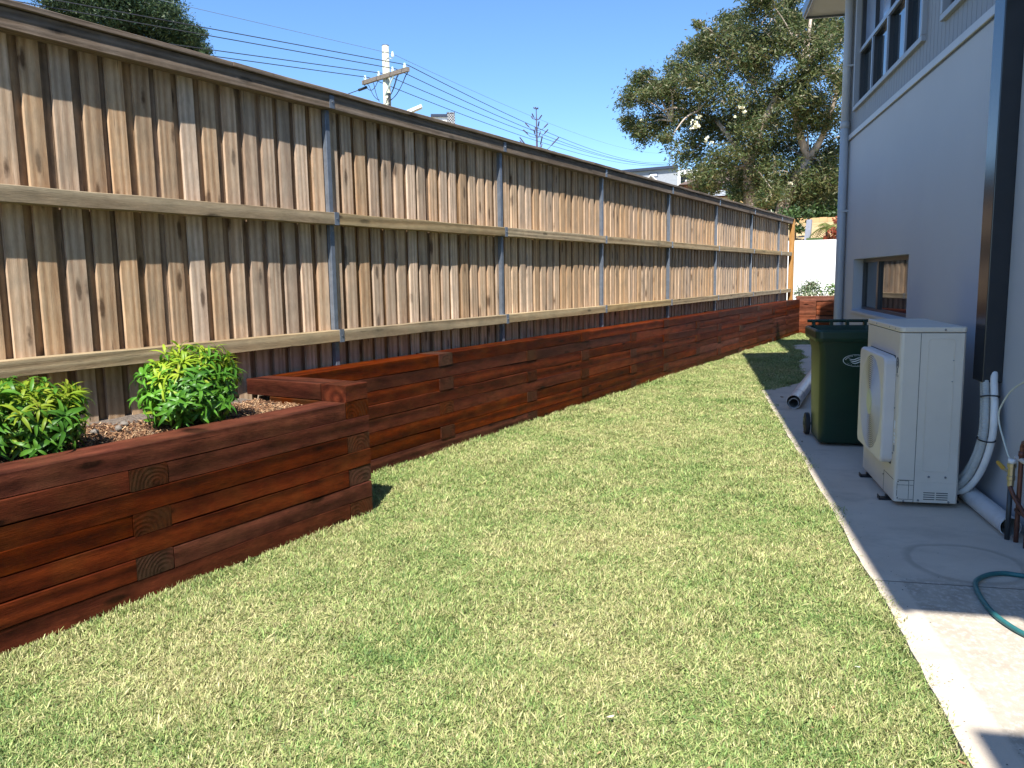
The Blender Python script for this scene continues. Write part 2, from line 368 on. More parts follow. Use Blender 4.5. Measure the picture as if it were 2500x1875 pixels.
# ================================================================== GROUND
def fbm(x, y): return math.sin(x*1.7+y*.6)*.5+math.sin(x*.6-y*2.1+1)*.3+math.sin(x*3.1+y*2.7+2)*.2
def outer_z(x, y):
    d = max(0., y-26.); z = -.06
    z += 2.3*min(1, max(0, (y-26)/7.))**1.2 if y > 26 else 0
    z += .055*max(0, y-33)
    if x < -6: z += 0
    lx = max(0, -x-9); z += min(4, lx*.12) if y > -40 else 0
    return z
xs = sorted(set([-400, -250, -150, -100]+list(range(-70, 0, 5))+[-8, -6, 0, 4, 10, 20, 40, 100, 250, 400])); ys = sorted(set([-400, -200, -80, -30, -10, 0, 10, 20, 26]+list(range(27, 45, 2))+list(range(45, 160, 8))+[200, 300, 450, 700]))
V = [(x, y, outer_z(x, y)) for y in ys for x in xs]; nx = len(xs)
F = [(j*nx+i, j*nx+i+1, (j+1)*nx+i+1, (j+1)*nx+i) for j in range(len(ys)-1) for i in range(nx-1)]
tag(mesh_obj('ground', V, F, M['ground'], smooth=True), 'rising ground beyond the yard', kind='structure')

M['dry_soil'] = plain('dark_joint', (.16, .14, .115), .95)
# concrete path outline in house frame (a, s): lawn edge wanders
edge = []
rs = random.Random(3)
s = -6.
while s < 10.4:
    edge.append((.866-.034*min(1, max(0, (4-s)/2))+.008*fbm(s*2.3, 1)+rs.uniform(-.005, .005), s)); s += .12
edge += [(.83, 10.50), (1.0, 10.72), (1.2, 10.95), (1.426, 11.36), (1.55, 11.6), (1.642, 11.87), (1.60, 12.6), (1.66, 13.3), (1.73, 14.08), (1.93, 14.8), (1.98, 15.3), (1.97, 16.4), (1.99, 17.3), (2.2, 17.52), (2.6, 17.53), (4.2, 17.6)]
poly = edge+[(4.2, -6.)]
mb = MB(); mb.prism([(x, y) for x, y in poly][::-1], -.06, 0.0)
o = mb.build('concrete_path', M['concrete']); o.rotation_euler = (0, 0, ANG); tag(o, 'grey concrete path beside the house', kind='structure')
mb = MB(); 
for s0 in (3.99,):
    mb.box(.87, 1.81, s0-.0025, s0+.0025, .0005, .0015)
jl = mb.build('path_joint', M['dry_soil']); jl.rotation_euler = (0, 0, ANG); tag(jl, 'thin joint lines in the concrete', kind='structure')
# lawn base
lawn = [(-4.4, -4), (3.0, -4), (3.0, 20.6), (-4.4, 20.6)]
mb = MB(); mb.quad(*[(x, y, -.022) for x, y in lawn])
tag(mb.build('lawn', M['lawn']), 'lawn soil under the grass', kind='structure')

# ------------------------------------------------------------------ grass blades: clumps instanced on points
def clump_mesh(seed, nb=17, rad=.05, tall=1.):
    r = random.Random(seed); v = []; f = []
    for _ in range(nb):
        a = r.uniform(0, 6.283); d = rad*math.sqrt(r.random()); x, y = d*math.cos(a), d*math.sin(a)
        h = r.uniform(.018, .036)*tall; w = r.uniform(.0013, .0023); th = r.uniform(0, 6.283); lean = r.uniform(.25, 1.25)
        dx, dy = math.cos(th), math.sin(th); px, py = -dy, dx; b = len(v); tw = r.uniform(-.4, .4)
        for k, (t_, ww) in enumerate(((0, .8), (.4, 1.), (.75, .8), (1., .08))):
            ho = h*lean*t_**1.35; z = h*(t_-.28*lean*t_*t_*.8)
            qx, qy = px+dx*tw*t_, py+dy*tw*t_
            v += [(x+dx*ho-qx*w*ww, y+dy*ho-qy*w*ww, z), (x+dx*ho+qx*w*ww, y+dy*ho+qy*w*ww, z+.0008*(k % 2))]
        f += [(b+2*k, b+2*k+1, b+2*k+3, b+2*k+2) for k in range(3)]
    me = bpy.data.meshes.new('grass_clump'); me.from_pydata(v, [], f); me.materials.append(M['blade']); return me
def grass_object():
    NVAR = 5
    clumps = [bpy.data.objects.new('grass_clump_source', clump_mesh(i+20)) for i in range(NVAR)]
    r = np.random.default_rng(4)
    def inside(P):
        x, y = P[:, 0], P[:, 1]
        a = x*CA+y*SA; s_ = -x*SA+y*CA
        ok = (x > np.where(y < 3.83, -3.335, -4.0)) & (y < 20.29) & (y > -1)
        e = np.array(edge); order = np.interp(s_, e[:137, 1], e[:137, 0])
        ea = np.interp(s_, [p_[1] for p_ in edge], [p_[0] for p_ in edge])
        ea = np.where(s_ < 17.52, ea, 5)
        jag = .012*np.sin(s_*9)+.013*np.sin(s_*23+1)+.014*np.sin(s_*51)+.01*np.sin(s_*113)+np.where(s_ > 10.4, .05*np.sin(s_*6), 0)
        ok &= a < ea+jag-.022+r.exponential(.014, len(a))
        # keep to what this part of the yard can show
        v = P-np.array([0, 0]); depth = v[:, 0]*fw.x+v[:, 1]*fw.y; side = v[:, 0]*rt.x+v[:, 1]*rt.y
        ok &= (depth > .55) & (np.abs(side) < depth*.75+.7)
        return ok
    pts = []; scl = []
    area = 8.5*24
    for dens, lo, hi, sc in ((4300, 0, 3.1, .8), (3300, 3.1, 4.8, .85), (2100, 4.8, 8, 1.0), (1200, 8, 24, 1.25)):
        n = int(dens*area); P = np.stack([r.uniform(-4.1, 4.4, n), r.uniform(-1, 23, n)], 1)
        d = P[:, 0]*fw.x+P[:, 1]*fw.y
        P = P[(d >= lo) & (d < hi)]; P = P[inside(P)]
        pts.append(P); scl.append(np.full(len(P), sc))
    P = np.concatenate(pts); S = np.concatenate(scl)*r.uniform(.75, 1.3, len(P))
    wallx = np.where(P[:, 1] < 3.83, -3.345, -4.016); nearw = (P[:, 0]-wallx) < .07
    hgt = .82+.35*np.sin(P[:, 0]*5.1+P[:, 1]*2.3)*np.sin(P[:, 1]*3.7-P[:, 0]*1.9)+.15*r.standard_normal(len(P))+np.where(nearw, .6, 0)
    print('grass clumps', len(P))
    me = bpy.data.meshes.new('grass'); me.vertices.add(len(P)); co = np.zeros((len(P), 3)); co[:, :2] = P; co[:, 2] = -.016
    me.vertices.foreach_set('co', co.ravel())
    rot = np.zeros((len(P), 3)); rot[:, 2] = r.uniform(0, 6.283, len(P)); rot[:, 0] = r.normal(0, .12, len(P)); rot[:, 1] = r.normal(0, .12, len(P))
    sc3 = np.stack([S, S, np.clip(hgt, .45, 1.8)*np.minimum(S, 1.25)], 1)
    for nm, arr in (('rot', rot), ('scl', sc3)):
        at = me.attributes.new(nm, 'FLOAT_VECTOR', 'POINT'); at.data.foreach_set('vector', arr.ravel())
    at = me.attributes.new('pick', 'INT', 'POINT'); at.data.foreach_set('value', r.integers(0, NVAR, len(P)).astype(np.int32))
    o = bpy.data.objects.new('grass', me); link(o)
    ng = bpy.data.node_groups.new('grass_scatter', 'GeometryNodeTree')
    ng.interface.new_socket('Geometry', in_out='INPUT', socket_type='NodeSocketGeometry'); ng.interface.new_socket('Geometry', in_out='OUTPUT', socket_type='NodeSocketGeometry')
    gi = ng.nodes.new('NodeGroupInput'); go = ng.nodes.new('NodeGroupOutput'); jn = ng.nodes.new('GeometryNodeJoinGeometry')
    def na(nm, ty):
        x = ng.nodes.new('GeometryNodeInputNamedAttribute'); x.data_type = ty; x.inputs[0].default_value = nm; return x.outputs[0]
    rn, sn, pn = na('rot', 'FLOAT_VECTOR'), na('scl', 'FLOAT_VECTOR'), na('pick', 'INT')
    for i, c in enumerate(clumps):
        oi = ng.nodes.new('GeometryNodeObjectInfo'); oi.inputs['Object'].default_value = c; oi.inputs['As Instance'].default_value = True
        ip = ng.nodes.new('GeometryNodeInstanceOnPoints'); cmpn = ng.nodes.new('FunctionNodeCompare'); cmpn.data_type = 'INT'; cmpn.operation = 'EQUAL'
        ia = [k for k in cmpn.inputs if k.type == 'INT']
        ng.links.new(pn, ia[0]); ia[1].default_value = i
        ng.links.new(gi.outputs[0], ip.inputs['Points']); ng.links.new(cmpn.outputs[0], ip.inputs['Selection']); ng.links.new(oi.outputs['Geometry'], ip.inputs['Instance'])
        ng.links.new(rn, ip.inputs['Rotation']); ng.links.new(sn, ip.inputs['Scale']); ng.links.new(ip.outputs[0], jn.inputs[0])
    ng.links.new(jn.outputs[0], go.inputs[0])
    md = o.modifiers.new('scatter', 'NODES'); md.node_group = ng
    o.data.materials.append(M['blade'])
    tag(o, 'short sunlit lawn grass, green with dry straw blades', 'grass', kind='stuff')
grass_object()

# ================================================================== RETAINING WALLS
H0 = .84; CH = .105
_sl = {}
def sleeper_mesh(length, axis, seed, wid=.2, hgt=.1, mat='sleeper'):
    key = (round(length, 2), axis, seed % 4, wid, mat, hgt)
    if key in _sl: return _sl[key]
    r = random.Random(seed % 4*31+int(length*50)); n = max(2, int(length/.45)); mb = MB(); c = .0035
    prof = [(-wid/2+c, -hgt/2), (wid/2-c, -hgt/2), (wid/2, -hgt/2+c), (wid/2, hgt/2-c), (wid/2-c, hgt/2), (-wid/2+c, hgt/2), (-wid/2, hgt/2-c), (-wid/2, -hgt/2+c)]
    v = []; f = []
    for i in range(n+1):
        t_ = -length/2+length*i/n; dz = r.uniform(-.0025, .0025); dx = r.uniform(-.003, .003)
        for k, (px, pz) in enumerate(prof):
            ox, oz = px+dx, pz+dz+(r.uniform(-.0015, .0015))
            v.append((ox, t_, oz) if axis == 1 else (t_, ox, oz))
    m8 = 8
    for i in range(n):
        for k in range(m8):
            q = (i*m8+k, i*m8+(k+1) % m8, (i+1)*m8+(k+1) % m8, (i+1)*m8+k); f.append(q if axis == 0 else q[::-1])
    a = tuple(range(m8)); b = tuple(n*m8+k for k in range(m8)); f += ([a, b[::-1]] if axis == 1 else [a[::-1], b])
    mb.add(v, f); me = bpy.data.meshes.new('sleeper'); me.from_pydata(mb.v, [], mb.f); me.materials.append(M[mat]); me.update()
    _sl[key] = me; return me
rw = random.Random(11)
def sleeper(parent, cx, cy, cz, length, axis, mat='sleeper', wid=.2, hgt=None, proud=0., name='sleeper'):
    hgt = hgt or rw.choice((.1, .1035, .1035, .1035))
    o = bpy.data.objects.new(name, sleeper_mesh(length, axis, rw.randrange(100), wid, hgt, mat)); link(o); o.parent = parent
    o.location = (cx+proud+(rw.uniform(-.003, .003) if axis == 1 else 0), cy, cz+rw.uniform(-.0015, .0015)); o.rotation_euler = (rw.uniform(-.0012, .0012), rw.uniform(-.004, .004), 0)
    return o
LX = -4.016     # face of the long wall
lw = empty('retaining_wall', (LX, 3.83, 0)); tag(lw, 'long red-brown stained sleeper retaining wall below the paling fence', 'retaining wall')
colsA = [5.585, 8.335, 11.02, 13.66, 16.31, 18.95]; colsB = [7.085, 9.80, 12.48, 15.02, 17.6]
Yend = 20.30
for k in range(8):
    z = H0-CH*(k+.5)
    cs = colsA if k % 2 == 0 else colsB
    prev = 3.83
    for c in cs+[Yend+.1]:
        e = c-.1 if c < Yend else Yend
        segs = [(prev+.0015, e-.0015)]
        if e-prev > 2.6 and k == 0: segs = [(prev+.0015, e-.0015)]
        for a, b in segs:
            sleeper(lw, -.1-.0, (a+b)/2-3.83, z, b-a, 1)
        if c < Yend:
            sleeper(lw, -.25+.004, c-3.83, z, .5, 0, 'end_grain', .197, proud=rw.uniform(0, .006))
        prev = c+.1
# near wall with its return
NX = -3.345
nw = empty('retaining_wall', (NX, 3.81, 0)); tag(nw, 'near stained sleeper planter wall stepping out with a raised corner block', 'retaining wall')
for k in range(1, 8):
    z = H0-CH*(k+.5)
    # x of face drifts slightly: wall not quite square to the long one
    if k % 2 == 1: ends = 3.605
    else: ends = 3.81
    cols = [2.26, -.14] if k % 2 == 0 else [1.05, -1.4]
    prev = ends
    for c in cols+[-1.8]:
        b = c+.1 if c > -1.7 else -1.8
        L_ = prev-b
        sleeper(nw, -.1, (prev+b)/2-3.81, z, L_-.004, 1)
        if c > -1.7: sleeper(nw, -.25+.003, c-3.81, z, .5, 0, 'end_grain', .197)
        prev = c-.1
    if k % 2 == 1:
        sleeper(nw, -.33, 3.708-3.81, z, .66, 0, 'end_grain', .2)
    else:
        sleeper(nw, -.43, 3.708-3.81, z, .455, 0, 'sleeper_x', .2)
# raised top course on the return
sleeper(nw, -.1, 3.708-3.81, H0-CH*.5+.001, .2, 1, 'sleeper', .2)
sleeper(nw, -.203-.335, 3.708-3.81, H0-CH*.5, .665, 0, 'sleeper_x', .2)
# end planter wall facing the camera
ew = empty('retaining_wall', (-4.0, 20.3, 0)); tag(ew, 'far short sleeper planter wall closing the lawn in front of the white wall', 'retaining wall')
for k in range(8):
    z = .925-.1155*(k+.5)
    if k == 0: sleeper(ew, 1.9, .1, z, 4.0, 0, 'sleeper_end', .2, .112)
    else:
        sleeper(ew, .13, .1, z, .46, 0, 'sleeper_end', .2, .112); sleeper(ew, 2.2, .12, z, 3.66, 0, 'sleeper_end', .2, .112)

# garden beds behind the walls
mb = MB(); n1, n2 = 26, 12; V = []; F = []
for j in range(n2+1):
    for i in range(n1+1):
        y = -1.8+5.4*i/n1; x = -3.53-.76*j/n2; V.append((x, y, .665+.045*(j/n2)+.018*fbm(x*5, y*4)))
F = [(j*(n1+1)+i, j*(n1+1)+i+1, (j+1)*(n1+1)+i+1, (j+1)*(n1+1)+i) for j in range(n2) for i in range(n1)]
F = [f[::-1] for f in F]
tag(mesh_obj('garden_bed', V, F, M['soil'], smooth=True), 'soil of the near planter', kind='structure')
mb = MB(); mb.box(-4.24, 1.5, 20.505, 23.98, -.05, .8); mb.box(-4.30, -4.222, 3.85, 20.2, -.05, .45); mb.box(-4.215, -3.55, -1.8, 3.6, -.05, .62)
tag(mb.build('garden_bed', M['soil']), 'soil of the far planter', kind='structure')
# chips
r = random.Random(9); mb = MB()
for i in range(11000):
    y = r.uniform(.9, 3.6); x = -3.53-.62*r.random()**.9
    if x < -4.1+.05*math.sin(y*7) and r.random() < .93: continue
    z = .672+.045*((-3.53-x)/.76)+.018*fbm(x*5, y*4)+r.uniform(0, .012)
    L_ = r.uniform(.004, .018); w = r.uniform(.0009, .0032); h = r.uniform(.0008, .002)
    m3 = Euler((r.gauss(0, .4), r.gauss(0, .4), r.uniform(0, 6.28))).to_matrix()
    vs = [m3 @ Vector((sx_*L_, sy_*w*(1-.3*sx_), sz_*h))+Vector((x, y, z)) for sz_ in (-1, 1) for sy_ in (-1, 1) for sx_ in (-1, 1)]
    mb.add(vs, [(4, 5, 7, 6), (0, 1, 5, 4), (2, 6, 7, 3), (0, 4, 6, 2), (1, 3, 7, 5)])
tag(mb.build('mulch', M['chip']), 'loose brown bark chips on the near planter', 'mulch', kind='stuff')
mb = MB(); r = random.Random(12)
M['stone'] = plain('grey_stone', (.17, .15, .13), .9, var=.3, scale=30)
for k, (x, y) in enumerate([(-3.98, 2.40), (-3.96, 2.52), (-4.06, 2.62)]):
    bm = bmesh.new(); bmesh.ops.create_icosphere(bm, subdivisions=2, radius=.02)
    for v in bm.verts: v.co = Vector((v.co.x*1.2, v.co.y, v.co.z*.8))*(1+.25*fbm(v.co.x*90+k, v.co.y*90))
    me = bpy.data.meshes.new('stone'); bm.to_mesh(me); bm.free(); me.materials.append(M['stone']); o = link(bpy.data.objects.new('stone', me)); o.location = (x, y, .712)
    tag(o, ['small grey stone on the mulch just right of the left shrub', 'small pale stone on the mulch, middle of three', 'small stone nearest the fence on the mulch'][k], 'stone', 'stones on the mulch')

# ================================================================== PALING FENCE
fence = empty('paling_fence', (-4.17, 8, 0)); tag(fence, 'long tall weathered timber paling fence with three rails and steel posts', 'fence')
FY = 8.; FX = -4.17
PF = -4.260     # front face of the front palings
def paling_mesh(seed, w=.1, z0=.28, z1=2.745, th=.020, mat='paling'):
    r = random.Random(seed); n = 5; mb = MB(); v = []; f = []
    bow = r.uniform(-.004, .004); ww = w*r.uniform(.97, 1.02)
    for i in range(n+1):
        t_ = i/n; z = z0+(z1-z0)*t_; ox = bow*math.sin(t_*math.pi)+r.uniform(-.001, .001); tw = r.uniform(-.0015, .0015); oy = r.uniform(-.0012, .0012)
        v += [(-th+ox, -ww/2+oy, z), (ox+tw, -ww/2+oy, z), (ox-tw, ww/2+oy, z), (-th+ox, ww/2+oy, z)]
    for i in range(n):
        for k in range(4): f.append((i*4+k, i*4+(k+1) % 4, (i+1)*4+(k+1) % 4, (i+1)*4+k))
    f += [(3, 2, 1, 0), tuple(n*4+k for k in range(4))]
    me = bpy.data.meshes.new('paling'); me.from_pydata(v, [], f); me.materials.append(M[mat]); me.update(); return me
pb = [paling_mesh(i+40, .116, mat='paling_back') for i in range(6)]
pm = [paling_mesh(i) for i in range(10)]
r = random.Random(21); y = -.55
while y < 20.0:
    if y > 1.2:
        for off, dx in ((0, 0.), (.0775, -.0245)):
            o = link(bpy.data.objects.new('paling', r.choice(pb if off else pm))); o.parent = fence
            yy = y+off+r.uniform(-.005, .005)
            o.location = (PF-FX+dx+r.uniform(-.0004, .0004), yy-FY, r.uniform(-.006, .004)); o.rotation_euler = (max(-.003, min(.003, r.gauss(0, .0018))), 0, r.gauss(0, .008))
            if r.random() < .5: o.rotation_euler.z += 0; o.scale = (1, -1, 1)
    y += .155
posts = [4.4864+2.4*i for i in range(-2, 7)]; posts[1] = 1.93
ends = [-1.0]+posts[1:]+[20.02]
def railbox(name, x0, x1, z0, z1, a, b, mat, slope=0):
    n = max(2, int((b-a)/.3)); r2 = random.Random(int(a*100)+int(z0*10)); v = []; f = []
    L2 = (b-a)/2
    for i in range(n+1):
        t_ = -L2+(b-a)*i/n; d = r2.uniform(-.0025, .0025)
        for (x, z) in ((x0, z0), (x1, z0), (x1, z1), (x0, z1)): v.append((x-(x0+x1)/2, t_, z-(z0+z1)/2+d))
    for i in range(n):
        for k in range(4): f.append(((i+1)*4+k, (i+1)*4+(k+1) % 4, i*4+(k+1) % 4, i*4+k))
    f += [(0, 1, 2, 3), (n*4+3, n*4+2, n*4+1, n*4)]
    o = mesh_obj(name, v, f, mat, fence); o.location = ((x0+x1)/2-FX, (a+b)/2-FY, (z0+z1)/2+slope*((a+b)/2-2)); o.rotation_euler = (math.atan(slope), 0, 0); bev(o, .003, 1); return o
for i in range(len(ends)-1):
    a, b = ends[i]+.002, ends[i+1]-.002
    railbox('rail', -4.258, -4.170, 1.880, 1.966, a, b, M['rail'])
    railbox('rail', -4.258, -4.170, 1.020, 1.106, a, b, M['rail'])
    railbox('rail', -4.256, -4.172, 2.711, 2.814, a, b, M['cap'], -.0045)
capj = [-1., 3.6, 8.9, 14.2, 20.06]
for i in range(len(capj)-1):
    railbox('cap', -4.30, -4.152, 2.816, 2.845, capj[i]+.001, capj[i+1]-.001, M['cap'], -.0045)
for py in posts[1:]:
    mb = MB(); mb.box(-4.2575, -4.2195, py-.021, py+.021, .25, 2.70)
    p_ = mb.build('post', M['galv'], fence); p_.location = (-FX, -FY, 0); bev(p_, .002, 1)
    for z0, z1 in ((2.716-.0045*(py-2), 2.806-.0045*(py-2)), (1.877, 1.970), (1.016, 1.112)):
        mb = MB(); mb.box(-4.1695, -4.1655, py-.021, py+.021, z0, z1); mb.box(-4.2145, -4.1655, py-.0215, py-.0235, z0, z1)
        mb.cur = 1; c0 = Vector((-4.1655, py+.002, (z0+z1)/2)); mb.tube([c0, c0+Vector((.006, 0, 0))], .006, 8)
        # lug with a bolt on the post just below each rail
        mb.cur = 0; mb.box(-4.2195, -4.2155, py-.018, py+.012, z0-.062, z0-.008)
        mb.cur = 1; c0 = Vector((-4.2115, py-.003, z0-.038)); mb.tube([c0, c0+Vector((.005, 0, 0))], .006, 8)
        b_ = mb.build('bracket', None, fence, mats=[M['galv'], M['bolt']]); b_.location = (-FX, -FY, 0)
mb = MB(); mb.box(-4.262, -4.150, 20.065, 20.16, .2, 2.745); p_ = mb.build('end_post', M['orange_post'], fence); p_.location = (-FX, -FY, 0); bev(p_, .004, 1); p_['label'] = 'orange cut timber end post'

# ================================================================== HOUSE (local frame: x = distance from camera line, y = along the house)
house = empty('house', (0, 0, 0), ANG); tag(house, 'two-storey grey rendered house with cladding, window above and concrete path along it', 'house')
WA = 1.82; SC_ = 10.75
def wallbox(mb, s0, s1, z0, z1, a0=WA, a1=WA+.2): mb.box(a0, a1, s0, s1, z0, z1)
mb = MB(); ws0, ws1, wz0, wz1 = 7.62, 10.1, 1.035, 1.622
wallbox(mb, .3, ws0, 0, 3.04); wallbox(mb, ws1, SC_, 0, 3.04); wallbox(mb, ws0, ws1, 0, wz0); wallbox(mb, ws0, ws1, wz1, 3.04)
mb.box(WA+.2, 9, SC_-.2, SC_, 0, 4.93); mb.box(WA+.2, 9, .3, .5, 0, 4.93)
mb.build('wall', M['hwall'], house)
# upper cladding with real vertical grooves
us = [(5.2, 6.88), (7.49, 10.34)]; uz0, uz1 = 3.39, 4.72
mb = MB(); st = .10; s = .3
while s < SC_-.001:
    e = min(s+st, SC_); 
    hit = [u for u in us if u[0]-.02 < (s+e)/2 < u[1]+.02]
    rng = [(3.111, 4.93)] if not hit else [(3.111, uz0), (uz1, 4.93)]
    for z0, z1 in rng:
        mb.box(WA+.006, WA+.03, s+.003, e-.003, z0, z1)
    s = e
mb2 = MB(); segs = [.3]+[x for u in us for x in u]+[SC_]
for i in range(0, len(segs), 2): mb2.box(WA+.02, WA+.2, segs[i], segs[i+1], 3.04, 4.93)
for u in us: mb2.box(WA+.02, WA+.2, u[0], u[1], 3.04, uz0); mb2.box(WA+.02, WA+.2, u[0], u[1], uz1, 4.93)
mb2.build('backing_wall', M['hclad'], house); mb.build('cladding', M['hclad'], house)
mb = MB(); mb.box(WA-.022, WA+.03, .3, SC_-.05, 3.048, 3.109); bev(mb.build('belt_trim', M['trim'], house), .003, 1)
mb = MB(); mb.box(WA-.004, WA+.03, .3, SC_-.05, 3.036, 3.047); mb.build('shadow_strip', M['frame_dark'], house)  # dark strip; the shadow line under the trim is put into its colour
mb = MB(); mb.box(WA-.012, WA+.03, SC_-.07, SC_+.012, 0, 4.93); bev(mb.build('corner_trim', M['trim'], house), .003, 1)
# low horizontal window, deep reveal
w = MB(); f_ = .04; ga = WA+.125
w.box(ga-.02, ga+.03, ws0, ws1, wz0, wz0+f_); w.box(ga-.02, ga+.03, ws0, ws1, wz1-f_, wz1); w.box(ga-.02, ga+.03, ws0, ws0+f_, wz0+f_, wz1-f_); w.box(ga-.02, ga+.03, ws1-f_, ws1, wz0+f_, wz1-f_); w.box(ga-.022, ga+.03, 9.27, 9.33, wz0+f_, wz1-f_)
win = w.build('window', M['frame_dark'], house)
for a, b in ((ws0+f_, 9.27), (9.33, ws1-f_)):
    g = MB(); g.box(ga+.004, ga+.012, a, b, wz0+f_, wz1-f_); g.build('pane', M['glass'], win)
g = MB(); g.box(ga+.2, ga+.22, ws0, ws1, wz0, wz1); g.build('blind', M['frame_dark'], win)
sl = MB(); sl.add([(WA-.018, ws0-.02, wz0-.028), (WA-.018, ws1+.02, wz0-.028), (WA-.018, ws1+.02, wz0-.004), (WA-.018, ws0-.02, wz0-.004), (ga-.02, ws0, wz0+.012), (ga-.02, ws1, wz0+.012)], [(0, 3, 2, 1), (3, 4, 5, 2)])
sl.build('sill', M['trim'], win)
# big upper window: surround, transom, mullions
def upper_window(s0, s1, n):
    w = MB(); t0 = .05
    w.box(WA-.03, WA+.05, s0-t0, s1+t0, uz0-.05, uz0-.002); w.box(WA-.03, WA+.05, s0-t0, s0-.002, uz0, uz1); w.box(WA-.03, WA+.05, s1+.002, s1+t0, uz0, uz1); w.box(WA-.03, WA+.05, s0-t0, s1+t0, uz1+.002, uz1+.05)
    fr = w.build('window', M['surround'], house); bev(fr, .003, 1)
    ga = WA+.07; zt = 4.0
    fm = MB(); fm.box(ga-.035, ga+.03, s0, s1, zt-.03, zt+.03); fm.box(ga-.03, ga+.03, s0, s1, uz0, uz0+.04); fm.box(ga-.03, ga+.03, s0, s1, uz1-.04, uz1)
    for i in range(n+1):
        c = s0+.02+(s1-s0-.04)*i/n; fm.box(ga-.04, ga+.03, c-.02, c+.02, uz0+.04, zt-.03); fm.box(ga-.04, ga+.03, c-.02, c+.02, zt+.03, uz1-.04)
    # slim louvre stays on the lower sashes
    fm.build('frame', M['frame_dark'], fr)
    ls = MB()
    for i in range(n):
        c = s0+.02+(s1-s0-.04)*i/n; ls.box(ga-.058, ga-.0405, c-.022, c+.022, uz0+.04, zt-.033)
    ls.box(ga-.05, ga-.0355, s0, s1, zt-.018, zt+.024)
    ls.build('sash_edge', M['frame_light'], fr)
    for i in range(n):
        a = s0+.04+(s1-s0-.04)*i/n; b = a+(s1-s0-.04)/n-.04
        g = MB(); g.box(ga, ga+.008, a, b, uz0+.04, zt-.03); g.build('pane', M['glass'], fr)
        g = MB(); g.box(ga, ga+.008, a, b, zt+.03, uz1-.04); g.build('pane', M['pale_pane'], fr)
upper_window(7.49, 10.34, 4); upper_window(5.2, 6.88, 2)
# downpipe at the far corner
mb = MB(); px, py = WA-.062, SC_-.11
mb.tube([(px, py, .02), (px, py, 3.2)], .050, 20); mb.tube([(px, py, 3.2), (px, py, 3.27)], .056, 20); mb.tube([(px, py, 3.27), (px, py, 4.75)], .0475, 20)
dpipe = mb.build('downpipe', M['dpipe'], house, True); bev(dpipe, .001, 1)
for z in (.5, 2.2, 3.9):
    c = MB(); c.tube([(px, py, z), (px, py, z+.025)], .0525, 20); c.box(px, WA, py-.06, py-.056, z, z+.025); c.build('clip', M['dpipe'], dpipe)
# eaves, gutter and roof (main), a short gap, then the roof of the added near wing behind the camera
SE = 11.85; ZE = 4.86
def eave(s0, s1, name='soffit'):
    m1 = MB(); m1.box(1.41, WA+.3, s0+.02, s1-.02, ZE, ZE+.02); m1.build(name, M['soffit'], house)
    m2 = MB(); m2.box(1.395, 1.409, s0, s1, ZE-.03, ZE+.13); m2.box(1.40, 2.6, s1-.019, s1, ZE-.03, ZE+.10); m2.build('fascia', M['gutter'], house)
    m3 = MB(); m3.add([(1.394, s0, ZE+.0), (1.394, s1, ZE+.0), (1.375, s0, ZE+.0), (1.375, s1, ZE+.0), (1.368, s0, ZE+.115), (1.368, s1, ZE+.115), (1.394, s0, ZE+.115), (1.394, s1, ZE+.115)], [(0, 1, 3, 2), (2, 3, 5, 4), (0, 2, 4, 6), (1, 7, 5, 3), (4, 5, 7, 6), (0, 6, 7, 1)])
    m3.build('gutter', M['gutter'], house)
eave(.12, SE)
mb = MB(); mb.box(WA+.3, 9.3, SC_, SE-.02, ZE, ZE+.02); mb.build('soffit', M['soffit'], house)
def roof(s0, s1):
    mb = MB(); mb.add([(1.385, s0, ZE+.12), (1.385, s1, ZE+.12), (5.4, s1, ZE+1.5), (5.4, s0, ZE+1.5), (9.5, s1, ZE+.12), (9.5, s0, ZE+.12)], [(0, 3, 2, 1), (3, 5, 4, 2), (0, 1, 4, 5), (0, 5, 3), (1, 2, 4)]); mb.build('roof', M['roofm'], house)
roof(.12, SE)
# rear upper wing: higher roof seen from nowhere in front, shades the far lawn
mb = MB(); mb.box(2.9, 9, SC_+.01, 13.0, 0, 7.35); mb.box(3.9, 9, 13.0, 15.2, 0, 7.35); mb.build('rear_wing_wall', M['hwall'], house)
mb = MB(); mb.box(2.466, 9.3, 8.2, 13.3, 7.36, 7.5); mb.box(3.62, 9.3, 13.3, 15.5, 7.36, 7.5); mb.build('rear_wing_roof', M['roofm'], house)
near = empty('added_near_wing', HW(0, -.9, 0), ANG); tag(near, 'unseen wing added behind the camera, its roof end shades the near path', 'house')  # unseen wing, added so its roof end shades the near path
mb = MB(); mb.box(WA, 9, -9, -.5, 0, ZE); mb.build('wall', M['hwall'], near)
mb = MB(); mb.box(1.375, 9.3, -9, 0, ZE, ZE+.13); mb.build('roof', M['roofm'], near)
# dark duct cover on the wall
mb = MB(); mb.prism([(WA-.112, 5.30), (WA-.112, 5.475), (WA, 5.475), (WA, 5.30)][::-1], .80, 4.85)
d_ = mb.build('duct_cover', M['duct'], house); bev(d_, .006, 2); d_['label'] = 'tall glossy dark duct cover'

